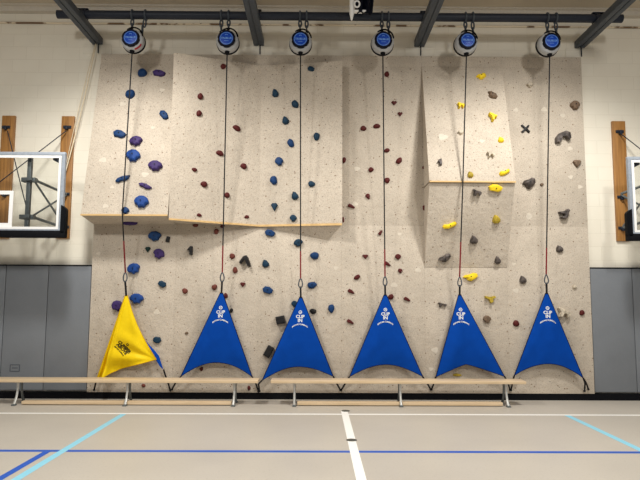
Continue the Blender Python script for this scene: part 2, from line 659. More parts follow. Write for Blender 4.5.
obj('overhang', bm, M['climb'], cw, 20)
remember(vb, fa)

TREE = BVHTree.FromPolygons(tris_v, tris_f)


def hit(px, py):
    d = ray(px, py)
    loc, n, i, dist = TREE.ray_cast(EYE, d)
    if loc is None:
        loc, n = at(px, py, 0), Vector((0, -1, 0))
    if n.dot(d) > 0:
        n = -n
    return loc, n, (loc - EYE).dot(fw)


def frame(n):
    u = Vector((0, 0, 1)) - n * n.z
    u.normalize()
    r = u.cross(n)
    return r, u


# pale filler discs where holds once sat
for px, py, s in ((122.5, 104, 6), (162, 90, 5), (103, 160, 7), (145, 174.5, 7), (112, 187, 4), (105.5, 206, 6), (153, 127.5, 4.5),
                  (157, 312, 6.5), (212, 329, 6), (355, 204, 6), (336, 268, 5), (399.5, 234, 4), (394, 285, 6.5), (435, 350, 7), (431, 369, 4.5),
                  (442.8, 137, 9.5), (516, 110, 5), (562.8, 115.5, 5), (544, 109.5, 6), (570, 148.5, 5), (570.5, 177, 5), (529, 217, 6), (516, 290.5, 6),
                  (580, 186.8, 5), (514, 264, 4), (482, 141, 5), (529, 215, 5), (98.5, 253.7, 4.5), (357, 168.8, 6), (418, 270, 6)):
    loc, n, dep = hit(px, py)
    r, u = frame(n)
    bm = bmesh.new()
    rr = s * dep / F / 2
    k = 14
    ph = random.random() * 6
    top = [bm.verts.new(loc + n * .0015 + (r * math.cos(2 * PI * i / k) + u * (.75 * math.sin(2 * PI * i / k))) * rr * (1 + .18 * math.sin(3 * 2 * PI * i / k + ph))) for i in range(k)]
    bot = [bm.verts.new(v.co - n * .003) for v in top]
    bm.faces.new(top)
    for i in range(k):
        bm.faces.new((top[i], bot[i], bot[(i + 1) % k], top[(i + 1) % k]))
    obj('filler_patch', bm, M['patch'], cw)

# ------------------------------------------------------------------ climbing holds
SHAPES = {
    'pent': [(-1, .1), (-.8, .6), (-.3, .98), (.3, .95), (.8, .55), (1, 0), (.9, -.25), (.62, -.45), (.4, -.95), (.05, -.85), (-.35, -.98), (-.55, -.5), (-.9, -.3)],
    'half': [(-1, .35), (-.5, 1), (.3, .85), (1, .1), (.8, -.7), (.3, -1), (-.3, -.75), (-.8, -.6)],
    'cres': [(-1, -.75), (-.75, .05), (0, .75), (1, 1), (.85, .2), (.35, -.5), (-.25, -.6), (-.6, -1)],
    'heart': [(-1, .5), (-.5, 1), (0, .7), (.5, 1), (1, .4), (.4, -.5), (0, -1), (-.5, -.4)],
    'trid': [(-1, .5), (-.6, .95), (.6, .95), (1, .5), (.35, -.6), (0, -1), (-.35, -.6)],
    'tear': [(-1, .5), (-.5, 1), (.2, .5), (1, -.6), (.7, -1), (-.2, -.6), (-.9, -.3)],
    'pear': [(-.5, 1), (.2, .8), (.9, .1), (1, -.5), (.5, -.95), (-.4, -1), (-.95, -.6), (-.9, .2)],
    'hook': [(-1, -1), (-1, -.2), (-.5, .6), (.3, 1), (.9, .7), (1, -.25), (.6, -.5), (.3, .05), (-.15, .05), (-.45, -.85)],
    'chev': [(-1, -.3), (-.3, .8), (.15, 1), (.5, .6), (1, -.9), (.5, -1), (.05, .05), (-.2, .2), (-.65, -.6)],
    'arrow': [(-1, .05), (-.1, 1), (.55, .9), (.55, -1), (-.2, -1), (-.25, -.05)],
    'block': [(-1, -1), (1, -1), (1, 1), (-1, 1)],
    'cross': [(-1, .75), (-.75, 1), (0, .28), (.6, .95), (.9, .7), (.28, .05), (1, -.7), (.72, -1), (.02, -.28), (-.7, -.95), (-1, -.68), (-.28, .02)],
    'star': [(-.9, 1), (-.2, .5), (.1, .35), (1, .2), (.9, -.2), (.3, -.25), (.1, -1), (-.4, -1), (-.45, -.1), (-1, .5)],
    'ban': [(-1, -.5), (-.85, .1), (-.2, .2), (.4, .75), (.8, 1), (1, .6), (.9, 0), (.4, -.5), (-.2, -1), (-.8, -1)],
    'claw': [(-1, .7), (-.6, 1), (-.1, .6), (.5, .4), (1, .2), (.95, -.4), (.55, -.9), (.4, -.1), (-.1, -.1), (-.3, -.9), (-.7, -.9), (-.6, .1)],
    'shell': [(-1, -.1), (-.7, .45), (-.1, .6), (.4, 1), (.9, .8), (1, .1), (.6, -.5), (.1, -1), (-.4, -.8), (-.5, -.35)],
}
EXTRUDED = {'hook', 'chev', 'arrow', 'block', 'cross', 'star', 'claw'}


def hold_mesh(shape, w, h, rnd):
    bm = bmesh.new()
    dep = min(max(0.55 * min(w, h), 0.022), 0.03 if shape == 'cross' else 0.085)
    if shape in EXTRUDED:
        pts = SHAPES[shape]
        vs = [bm.verts.new((x * w / 2, y * h / 2, -.003)) for x, y in pts]
        f = bm.faces.new(vs)
        if f.normal.z < 0 or f.calc_area() < 0:
            f.normal_flip()
        f.normal_update()
        if f.normal.z < 0:
            f.normal_flip()
        g = bmesh.ops.extrude_face_region(bm, geom=[f])
        tv = [v for v in g['geom'] if isinstance(v, bmesh.types.BMVert)]
        cx = sum(v.co.x for v in tv) / len(tv); cy = sum(v.co.y for v in tv) / len(tv)
        for v in tv:
            v.co.z = dep * (0.85 + .3 * rnd.random())
            v.co.x = cx + (v.co.x - cx) * .9
            v.co.y = cy + (v.co.y - cy) * .9
        ed = [ed_ for ed_ in bm.edges if any(v in tv for v in ed_.verts)]
        bmesh.ops.bevel(bm, geom=ed, offset=min(w, h) * (.02 if shape == 'cross' else .045), segments=2, affect='EDGES', profile=.6)
        if shape == 'block':       # two finger slots across the block
            for sgn in (-1, 1):
                box(bm, -w * .36, w * .36, sgn * h * .25 - h * .06, sgn * h * .25 + h * .06, dep * .8, dep * 1.18)
        return bm, dep
    if shape in SHAPES:
        ctrl = SHAPES[shape]
        out = []
        for i in range(len(ctrl)):
            a, b = Vector(ctrl[i]), Vector(ctrl[(i + 1) % len(ctrl)])
            for t in (0, .5):
                out.append(a.lerp(b, t))
    else:
        k = 20
        a1, a2, a3 = (rnd.uniform(0, 6.28) for _ in range(3))
        out = []
        for i in range(k):
            t = 2 * PI * i / k
            r = 1 + .07 * math.sin(2 * t + a1) + .05 * math.sin(3 * t + a2) + .03 * math.sin(5 * t + a3)
            out.append(Vector((r * math.cos(t), r * math.sin(t))))
    n = len(out)
    rings = []
    tx, ty = rnd.uniform(-.08, .08), rnd.uniform(.0, .12)
    facet = shape in ('pent', 'half', 'cres', 'trid', 'tear', 'heart')
    for rr, zz in (((1.0, -.003), (1.0, .42), (.94, .66), (.74, .8), (.4, .84)) if facet else ((1.0, -.003), (1.0, .25), (.93, .55), (.76, .82), (.5, .96), (.25, 1.0))):
        ring = []
        for i, p in enumerate(out):
            z = zz * dep if zz > 0 else zz
            wob = 1 + (.1 * rnd.uniform(-1, 1) if 0 < zz < .9 and not facet else 0)
            ring.append(bm.verts.new((p.x * rr * w / 2 + tx * w / 2 * max(zz, 0), p.y * rr * h / 2 + ty * h / 2 * max(zz, 0), z * wob)))
        rings.append(ring)
    for a, b in zip(rings[:-1], rings[1:]):
        for i in range(n):
            bm.faces.new((a[i], a[(i + 1) % n], b[(i + 1) % n], b[i]))
    bm.faces.new(rings[-1])
    bm.faces.new(rings[0][::-1])
    return bm, dep


def add_hold(px, py, w, h, shape, mat, rot, label):
    rnd = random.Random(int(px * 31 + py * 17))
    loc, n, dep = hit(px, py)
    r, u = frame(n)
    s = dep / F
    bm, dz = hold_mesh(shape, w * s, h * s, rnd)
    ang = math.radians(rot)
    if rot:
        bmesh.ops.rotate(bm, verts=bm.verts, cent=(0, 0, 0), matrix=Matrix.Rotation(ang, 3, 'Z'))
    bmesh.ops.recalc_face_normals(bm, faces=bm.faces)
    me = bpy.data.meshes.new('climbing_hold')
    bm.to_mesh(me); bm.free()
    me.materials.append(M[mat])
    smooth(me, 28 if shape in SHAPES else 50)
    o = bpy.data.objects.new('climbing_hold', me)
    COL.objects.link(o)
    o.matrix_world = Matrix(((r.x, u.x, n.x, loc.x), (r.y, u.y, n.y, loc.y), (r.z, u.z, n.z, loc.z), (0, 0, 0, 1)))
    tag(o, label, 'climbing hold', 'climbing holds')
    if w >= 9 and shape not in ('cross', 'star', 'chev', 'hook', 'claw', 'block'):
        bb = bmesh.new()
        lathe_y(bb, (0, 0, 0), [(0, 0.004), (.008, .004), (.008, -.004), (.005, -.004), (.005, -.001), (0, -.001)], 10)
        bmesh.ops.rotate(bb, verts=bb.verts, cent=(0, 0, 0), matrix=Matrix.Rotation(-PI / 2, 3, 'X'))
        for v in bb.verts:
            v.co.z = -v.co.z if False else v.co.z
            v.co += Vector((0, .05 * h * s, dz))
        me = bpy.data.meshes.new('bolt')
        bmesh.ops.recalc_face_normals(bb, faces=bb.faces)
        bb.to_mesh(me); bb.free()
        me.materials.append(M['bolt'])
        b_ = bpy.data.objects.new('bolt', me)
        COL.objects.link(b_)
        b_.parent = o
    return o


HOLDS = [
    # left overhang
    (142.5, 73.5, 8.6, 9, 'oval', 'N', 0, 'round dark blue hold highest on the left overhang, right of the strap'),
    (159.4, 73.9, 13, 7, 'half', 'P', 0, 'flat purple hold at the top of the left overhang beside the wide overhang'),
    (130.5, 94.8, 9, 9.4, 'oval', 'N', 0, 'round dark blue hold lying behind the leftmost strap'),
    (164.4, 115.6, 11, 7.5, 'half', 'N', -38, 'bent dark blue hold by the upper right edge of the left overhang'),
    (119.8, 134.7, 13.2, 8, 'half', 'N', -4, 'half-round dark blue hold left of the leftmost strap on the left overhang'),
    (136.7, 141.7, 13, 10, 'pent', 'P', 18, 'purple faceted hold just above the largest blue hold of the left overhang'),
    (133.6, 156.4, 14.6, 12.6, 'pent', 'B', -4, 'big bright blue scalloped hold in the middle of the left overhang'),
    (155.8, 166.6, 14.4, 10.8, 'pent', 'P', 0, 'wide purple scalloped hold near the right edge of the left overhang'),
    (123.0, 179.4, 13.8, 7.5, 'cres', 'N', 0, 'dark blue crescent hold lying across behind the leftmost strap'),
    (145.2, 186.4, 13.2, 7, 'cres', 'P', -42, 'slim purple bent hold right of the dark blue crescent hold'),
    (141.8, 202.6, 14.8, 12.4, 'pent', 'B', 0, 'bright blue scalloped hold just above the lip of the left overhang'),
    (125.6, 211.0, 8, 7, 'pent', 'N', 0, 'small blue hold beside the strap at the lip of the left overhang'),
    # below the left overhang
    (130.3, 222.4, 15, 5.6, 'half', 'P', 0, 'dark purple hold tucked under the left overhang'),
    (155.3, 236.3, 13, 10, 'pent', 'N', 8, 'dark blue faceted hold in the shade below the left overhang'),
    (168.1, 239.4, 3.6, 6, 'block', 'K', -12, 'tiny black block hold right of a dark blue hold in the overhang shade'),
    (148.0, 249.7, 5.6, 5.6, 'trid', 'E', 0, 'small dark green hold left of a purple hold below the left overhang'),
    (159.4, 253.9, 11.4, 10, 'pent', 'P', -25, 'purple faceted hold in the shade below the left overhang'),
    (134.2, 268.8, 13, 10.6, 'pent', 'B', 25, 'blue faceted hold beside the carabiner above the yellow gate'),
    (117.8, 305.8, 11, 11, 'pent', 'P', 30, 'purple hold half hidden behind the left edge of the yellow gate'),
    (137.0, 298.8, 14.2, 10.4, 'pent', 'B', 0, 'blue faceted hold just right of the tip of the yellow gate'),
    (162.3, 284.0, 8.6, 6.6, 'half', 'T', 170, 'dark teal hold by itself right of and above the yellow gate'),
    (157.3, 339.8, 8.2, 7, 'half', 'T', 190, 'dark teal hold low down right of the yellow gate'),
    # left face of the wide overhang
    (223.1, 66.7, 5.4, 5.6, 'oval', 'R', 0, 'dark red hold at the very top of the wide overhang, left of its strap'),
    (200.3, 96.6, 5.6, 6.4, 'oval', 'R', 20, 'upper of two small dark red ovals high on the wide overhang, left face'),
    (198.9, 113.6, 5.6, 6.0, 'oval', 'R', 20, 'lower of two small dark red ovals high on the wide overhang, left face'),
    (236.7, 128.4, 8, 5.6, 'oval', 'R', -30, 'tilted dark red hold right of the strap midway up the wide overhang'),
    (219.8, 153.4, 7.4, 5.4, 'oval', 'R', -25, 'dark red oval hold touching the second strap from its left'),
    (194.4, 169.8, 5.2, 4.0, 'oval', 'R', -25, 'tiny dark red hold leftmost on the wide overhang, below its middle'),
    (203.9, 184.4, 7.2, 5.6, 'oval', 'R', -15, 'dark red oval hold low on the left face of the wide overhang'),
    (243.6, 166.4, 7.2, 5.4, 'oval', 'R', -25, 'dark red oval hold between second strap and the crease of the wide overhang'),
    (226.9, 195.3, 6.2, 5.2, 'oval', 'R', -10, 'dark red hold right against the second strap low on the wide overhang'),
    (199.2, 215.2, 5.2, 3.2, 'oval', 'R', -8, 'flat dark red hold just above the lip of the wide overhang, left of strap'),
    (246.7, 217.0, 5.2, 3.2, 'oval', 'R', 0, 'flat dark red hold just above the lip of the wide overhang, right of strap'),
    # right face of the wide overhang
    (275.6, 93.3, 6.8, 8.4, 'pear', 'T', 0, 'pear-shaped dark teal hold high on the wide overhang, left of third strap'),
    (311.2, 69.2, 7, 5.2, 'half', 'T', 0, 'dark teal hold at the top of the wide overhang, right of third strap'),
    (295.2, 104.4, 6.6, 8.6, 'oval', 'T', 20, 'dark teal oval touching the third strap high on the wide overhang'),
    (285.9, 120.6, 7, 8.4, 'pear', 'T', 0, 'dark teal pear-shaped hold below a teal oval, left of third strap'),
    (316.7, 136.7, 6.6, 7.8, 'oval', 'T', 15, 'uppermost dark teal oval right of the third strap, midway up'),
    (290.9, 143.4, 6.6, 8.2, 'oval', 'N', 15, 'dark blue oval midway up the wide overhang, just left of third strap'),
    (279.4, 161.8, 8.4, 8.6, 'pent', 'N', 10, 'rounded blue hold, largest on the right face of the wide overhang'),
    (273.8, 180.5, 7.4, 8.6, 'oval', 'N', 25, 'dark blue oval nearest the crease of the wide overhang'),
    (311.7, 184.1, 7.2, 5.8, 'oval', 'T', 0, 'flat dark teal hold right of the third strap, lowest on that side of the overhang'),
    (295.2, 195.8, 7.2, 8.4, 'pear', 'T', 0, 'dark teal pear-shaped hold touching the third strap low on the overhang'),
    (274.5, 207.3, 7, 8, 'trid', 'T', 0, 'dark teal hold near the lip below the crease side blue oval'),
    (293.4, 218.3, 7, 7, 'pent', 'T', 0, 'dark teal hold sitting right at the lip beside the third strap'),
    # below the wide overhang
    (195.6, 225.3, 5.2, 4, 'oval', 'M', 0, 'red-brown hold tucked under the lip of the wide overhang'),
    (216.4, 231.6, 5.2, 5.2, 'oval', 'M', 0, 'red-brown hold in the shade left of the second strap'),
    (222.5, 226.3, 4.2, 3.6, 'oval', 'R', 0, 'tiny dark red hold behind the second strap under the overhang lip'),
    (190.9, 250.5, 7, 9.2, 'arrow', 'K', 0, 'small black arrow-shaped hold in the shade below the wide overhang'),
    (245.3, 261.0, 12.4, 12, 'chev', 'K', 0, 'large black bent hold right of the second strap'),
    (232.3, 256.3, 5.2, 6, 'oval', 'M', 0, 'upper of two red-brown holds left of the large black bent hold'),
    (235.2, 270.3, 5.2, 6, 'oval', 'M', 0, 'lower of two red-brown holds left of the large black bent hold'),
    (270.2, 233.1, 10.4, 7.4, 'half', 'N', 0, 'wide blue hold just under the lip below the crease'),
    (265.8, 263.6, 7.2, 8, 'pear', 'T', 0, 'teal hold right of the large black bent hold'),
    (298.4, 243.0, 9.4, 7.6, 'pent', 'T', 15, 'dark teal hold behind the third strap below the overhang'),
    (314.7, 255.8, 8.2, 7.8, 'oval', 'N', 0, 'round dark blue hold below the right corner of the wide overhang'),
    (185.0, 291.0, 5.4, 5.6, 'oval', 'M', 0, 'red-brown round hold by itself left of the first blue gate tip'),
    (214.5, 287.2, 5.6, 5.6, 'oval', 'M', 0, 'red-brown hold just left of the carabiner of the second strap'),
    (242.8, 284.8, 5.8, 4.8, 'trid', 'R', 0, 'small dark red hold below the large black bent hold'),
    (267.8, 290.2, 10.8, 7.8, 'half', 'N', 0, 'wide blue half-round hold between the first two blue gate tips'),
    (225.8, 295.8, 4.4, 5.2, 'oval', 'R', 0, 'dark red hold peeping out right of the first blue gate tip'),
    (231.4, 310.5, 3.4, 4.4, 'oval', 'K', 0, 'tiny dark hold at the right edge of the first blue gate'),
    (280.4, 320.0, 9, 8, 'block', 'K', 12, 'black slotted block hold left of the second blue gate, upper one'),
    (268.6, 351.5, 6.8, 11.6, 'block', 'K', -28, 'black slotted block hold between two blue gates, lower tilted one'),
    (186.6, 333.1, 3.2, 2.8, 'oval', 'O', 0, 'tiny brown hold just left of the first blue gate'),
    (201.5, 369.0, 3.2, 4.4, 'oval', 'R', 0, 'tiny dark red hold showing under the hem of the first blue gate'),
    (249.0, 388.0, 3.4, 4.6, 'oval', 'R', 0, 'dark red hold below bench level near the right end of the left bench'),
    (143.6, 385.5, 4.0, 3.4, 'oval', 'M', 0, 'red-brown hold low down below the left bench seat'),
    # around the second blue gate
    (312.0, 285.2, 9.2, 7, 'oval', 'N', 0, 'flat blue oval right of the carabiner of the third strap'),
    (294.6, 303.9, 6.8, 6.4, 'pent', 'T', 0, 'dark teal hold half hidden behind the left edge of the second blue gate'),
    (313.1, 311.3, 6.8, 5.2, 'oval', 'K', 0, 'dark oval hold at the right edge of the second blue gate'),
    (331.3, 308.6, 6.6, 8.2, 'oval', 'N', 8, 'upright blue oval between the second and third blue gates'),
    # flat wall between the overhangs
    (386.7, 74.5, 5.2, 5.2, 'oval', 'R', 0, 'round dark red hold high on the flat wall right of fourth strap'),
    (394.0, 103.4, 5.6, 4.4, 'heart', 'R', 0, 'upper of two heart-shaped dark red holds right of the fourth strap'),
    (400.0, 114.4, 5.2, 4.4, 'heart', 'R', 0, 'lower of two heart-shaped dark red holds right of the fourth strap'),
    (363.3, 128.6, 5.8, 5.2, 'oval', 'R', 20, 'dark red hold left of the fourth strap, left one of a high pair'),
    (376.6, 126.4, 6.8, 4.8, 'oval', 'R', 0, 'dark red hold left of the fourth strap, right one of a high pair'),
    (344.0, 160.2, 4.0, 6.2, 'oval', 'R', 0, 'dark red hold half behind the right edge of the wide overhang'),
    (370.9, 169.8, 5.2, 5, 'oval', 'R', 0, 'round dark red hold left of the fourth strap in the middle of the wall'),
    (367.8, 196.6, 4.6, 6, 'pear', 'R', 190, 'upright dark red hold left of the fourth strap, mid height'),
    (351.4, 206.3, 7.2, 5, 'tear', 'R', 0, 'dark red wedge-shaped hold beside the lower right of the wide overhang'),
    (342.9, 219.8, 3.0, 5.2, 'oval', 'R', 0, 'slim dark red hold at the lower right corner of the wide overhang'),
    (386.8, 150.6, 5.6, 4.4, 'oval', 'R', 10, 'small dark red hold right against the fourth strap'),
    (398.9, 160.9, 7.4, 5.2, 'oval', 'R', 40, 'tilted dark red oval between the fourth strap and the small overhang'),
    (387.0, 180.5, 6, 5.4, 'oval', 'R', 0, 'round dark red hold touching the fourth strap, below a small one'),
    (423.6, 167.5, 2.6, 2.8, 'oval', 'R', 0, 'tiny dark red hold at the left side of the small overhang'),
    (424.3, 207.8, 3.0, 5.2, 'oval', 'R', 0, 'slim dark red hold at the left side below the small overhang'),
    (380.2, 232.6, 5.2, 5, 'tear', 'R', 90, 'dark red hold touching the fourth strap from the left'),
    (365.2, 256.8, 6.4, 4.4, 'trid', 'R', 0, 'dark red half-round hold pointing down left of the fourth strap'),
    (398.0, 256.8, 6.2, 5.6, 'pent', 'R', 0, 'dark red hold right of the fourth strap, above two smaller ones'),
    (387.5, 263.8, 6.4, 5, 'tear', 'R', 0, 'dark red wedge-shaped hold touching the fourth strap from the right'),
    (400.2, 270.8, 4.8, 4.4, 'oval', 'R', 35, 'tiny dark red hold right of the carabiner of the fourth strap'),
    (357.0, 277.3, 6.4, 4.8, 'oval', 'R', 30, 'tilted dark red oval left of the third blue gate tip'),
    (351.1, 291.4, 6.8, 5.2, 'tear', 'R', 0, 'dark red wedge-shaped hold between the second and third blue gates, upper'),
    (350.3, 321.6, 7.2, 5.2, 'tear', 'R', 0, 'dark red wedge-shaped hold between the second and third blue gates, lower'),
    (390.8, 296.9, 5.6, 5.6, 'oval', 'R', 0, 'round maroon hold beside the tip of the third blue gate'),
    (407.0, 299.2, 6.8, 4.8, 'tear', 'R', 0, 'dark red wedge-shaped hold right of the third blue gate tip'),
    # small overhang and below it
    (480.8, 77.0, 10.4, 6.8, 'shell', 'Y', 0, 'yellow hold highest on the small overhang'),
    (460.5, 106.3, 7.4, 6.8, 'claw', 'Y', 0, 'yellow clawed hold left of the fifth strap on the small overhang'),
    (491.7, 95.6, 11, 7, 'shell', 'O', -50, 'brown-grey bean-shaped hold on the right of the small overhang'),
    (492.5, 117.8, 8.4, 9.6, 'star', 'Y', 0, 'yellow forked hold below the brown bean hold on the small overhang'),
    (500.6, 140.3, 6, 5.8, 'pear', 'Y', 0, 'small yellow hold near the right edge of the small overhang'),
    (490.2, 155.5, 8, 7, 'claw', 'W', 0, 'pale stone-coloured hold between yellow holds on the small overhang'),
    (504.2, 172.7, 11, 7, 'ban', 'Y', 0, 'yellow two-lobed hold at the lower right corner of the small overhang'),
    (470.2, 174.9, 6, 6.6, 'pear', 'L', 0, 'olive yellow hold just above the lip right of the fifth strap'),
    (439.8, 162.7, 6.2, 7, 'arrow', 'G', 0, 'small mottled grey hold on the left half of the small overhang'),
    (460.5, 132.8, 7.2, 5.2, 'shell', 'W', 0, 'pale hold touching the fifth strap midway up the small overhang'),
    (476.5, 192.3, 9.4, 7.4, 'claw', 'G', 0, 'dark grey clawed hold right of the fifth strap under the small overhang lip'),
    (495.2, 188.0, 14, 8, 'half', 'Y', 0, 'wide yellow hold right under the lip of the small overhang'),
    (449.5, 225.0, 14, 7.4, 'ban', 'Y', 0, 'yellow banana-shaped hold below the small overhang, left of strap'),
    (444.4, 258.1, 13.4, 8.4, 'shell', 'G', 14, 'mottled dark grey long hold at the foot of the lower slope'),
    (473.8, 239.6, 8, 9, 'pear', 'G', 0, 'grey stone-like hold right of the fifth strap below the small overhang'),
    (496.1, 219.1, 8, 9, 'pear', 'L', 0, 'olive hold on the sloping panel, right part, below the wide yellow hold'),
    (497.5, 260.0, 6.4, 8, 'pear', 'G', 0, 'small grey hold at the lower right foot of the sloping panel'),
    (470.0, 277.0, 15, 8.4, 'shell', 'Y', 0, 'large yellow hold beside the carabiner of the fifth strap'),
    (442.0, 304.7, 9.4, 5, 'claw', 'G', 0, 'flat grey hold left of the fourth blue gate tip'),
    (490.2, 298.4, 10.4, 9, 'star', 'L', 20, 'olive forked hold right of the fourth blue gate tip'),
    (486.7, 319.2, 7.8, 7.6, 'pent', 'O', 0, 'brown-grey hold at the right edge of the fourth blue gate'),
    (457.0, 375.0, 8.4, 3.0, 'oval', 'L', 0, 'flat olive hold just above bench level under the fourth blue gate'),
    # rightmost flat column
    (529.2, 85.2, 7.2, 6, 'shell', 'W', 0, 'pale ring-like hold high on the right of the wall'),
    (574.2, 105.8, 9.4, 9, 'pent', 'O', 0, 'brown-grey rounded hold at the upper right edge of the wall'),
    (525.3, 129.0, 9.4, 9.2, 'cross', 'K', 0, 'dark grey cross-shaped hold left of the sixth strap'),
    (562.3, 137.5, 16, 13, 'hook', 'G', 0, 'large dark grey hooked hold right of the sixth strap'),
    (576.4, 164.0, 8.4, 7.4, 'trid', 'O', 0, 'brown triangular hold below the large hooked hold'),
    (528.4, 183.6, 13, 11.6, 'shell', 'G', 0, 'large mottled grey ridged hold left of the sixth strap'),
    (541.7, 184.8, 3.6, 3.4, 'oval', 'O', 0, 'tiny brown hold touching the sixth strap from the left'),
    (563.6, 214.4, 10, 12, 'claw', 'G', -80, 'curled dark grey hold right of the sixth strap at mid height'),
    (559.2, 248.9, 7.2, 7, 'pear', 'G', 0, 'small grey hold right of the red end of the sixth strap'),
    (522.7, 279.7, 7.2, 8, 'pear', 'G', 0, 'grey rounded hold left of the carabiner of the sixth strap'),
    (515.9, 323.4, 5.8, 6.6, 'oval', 'R', 0, 'dark red oval between the fourth and fifth blue gates'),
    (562.8, 312.8, 13.4, 11, 'claw', 'W', -10, 'large pale clawed hold at the right edge of the rightmost blue gate'),
    (581.7, 312.8, 5.2, 5.2, 'oval', 'R', 0, 'dark red round hold by the right edge of the wall'),
    (574.4, 286.7, 4.6, 4.4, 'pear', 'W', 0, 'small pale hold above the dark red one at the right edge'),
]
for h in HOLDS:
    add_hold(*h)

# ------------------------------------------------------------------ overhead steel
PP = 0.55                       # the pipe stands this far out
pl, pr = at(57.5, 13.8, PP), at(622, 19.3, PP)
pz = (pl.z + pr.z) / 2
PIPE_R = 0.06
bm = bmesh.new()
n = 2
tube(bm, [(pl.x, D - PP, pz), (pr.x, D - PP, pz)], PIPE_R, 20)
tag(obj('steel_pipe', bm, M['pipe'], loc=(0, D - PP, pz)), 'long dark steel pipe running across the top, carrying the six belay units', 'pipe')

BEAMS = [(96, 36, 'dark steel strut at the upper left, over the end of the pipe'),
         (258.5, 37, 'dark steel strut between second and third belay units'),
         (420, 38, 'dark steel strut between fourth and fifth belay units'),
         (581.5, 39, 'dark steel strut at the upper right, over the end of the pipe')]
zs = pz - PIPE_R - 0.055
for px, py, lab in BEAMS:
    xb = at(px, py, 0).x
    t = thing('steel_strut', lab, 'strut', (xb, YB, zs), 'ceiling struts')
    bm = bmesh.new()
    y0, y1 = YB - 2.6, YB
    for s in (-1, 1):           # two channels back to back with a slot between
        box(bm, xb + s * .043 - .036, xb + s * .043 + .036, y0, y1 - .01, zs - .05, zs + .05, .006)
    box(bm, xb - .012, xb + .012, y0, y1 - .01, zs - .035, zs + .045)
    obj('channel', bm, M['strut'], t)
    bm = bmesh.new(); box(bm, xb - .22, xb + .22, YB - .012, YB, zs - .2, zs - .06, .003)
    obj('wall_plate', bm, M['block'], t, label='wall plate painted like the wall')
    bm = bmesh.new()
    tube(bm, [(xb + .02, YB - .024, zs - .19), (xb + .02, YB - .024, zs - .04)], .009, 6)
    obj('hanger_rod', bm, M['pipe'], t)
    bm = bmesh.new()            # u-bolt over the pipe
    for s in (-1, 1):
        pts = [(xb + s * .06, D - PP + (PIPE_R + .01) * math.cos(a), pz + (PIPE_R + .01) * math.sin(a)) for a in [PI * i / 12 for i in range(13)]]
        pts = [(pts[0][0], pts[0][1], zs + .05)] + pts + [(pts[0][0], pts[-1][1], zs + .05)]
        tube(bm, pts, .009, 6)
    box(bm, xb - .095, xb + .095, D - PP - .03, D - PP + .03, pz + PIPE_R + .012, pz + PIPE_R + .024)
    obj('pipe_clamp', bm, M['pipe'], t)

# flaking conduit on the wall behind
ca, cb = at(0, 22.8, -.06), at(640, 26.8, -.06)
zc = (ca.z + cb.z) / 2
bm = bmesh.new(); tube(bm, [(-9, YB - .0152, zc), (9, YB - .0152, zc)], .015, 8)
tag(obj('conduit', bm, M['flaky'], loc=(0, YB - .016, zc)), 'thin pale conduit with flaking paint along the wall behind the pipe', 'conduit')

# ------------------------------------------------------------------ belay units, straps, gates
UNITS = [  # unit centre, strap way points, gate
    ((133.0, 41.0), [(122.3, 213.5, PA + .065), (124.2, 250, .40)], (125.4, 273), 'leftmost white belay unit with a red sticker, above the yellow gate', True),
    ((227.6, 41.8), [], (222.3, 273), 'belay unit above the left face of the wide overhang, second from left', False),
    ((300.6, 42.6), [], (300.6, 279), 'belay unit above the right face of the wide overhang, third from left', False),
    ((382.6, 43.0), [], (385.0, 277), 'belay unit above the flat wall between the overhangs, fourth from left', False),
    ((465.8, 43.6), [(462.9, 181.5, PD + .03)], (459.6, 277.5), 'belay unit above the small overhang, fifth from left', False),
    ((548.6, 44.4), [], (546.2, 275), 'rightmost belay unit, above the gate nearest the right wall pad', False),
]


def loop_pts(c, rx, rz, plane, k=14):
    c = Vector(c)
    out = []
    for i in range(k):
        a = 2 * PI * i / k
        # stretched link
        x = rx * math.cos(a)
        z = rz * math.sin(a)
        out.append(c + (Vector((x, 0, z)) if plane == 'xz' else Vector((0, x, z))))
    return out


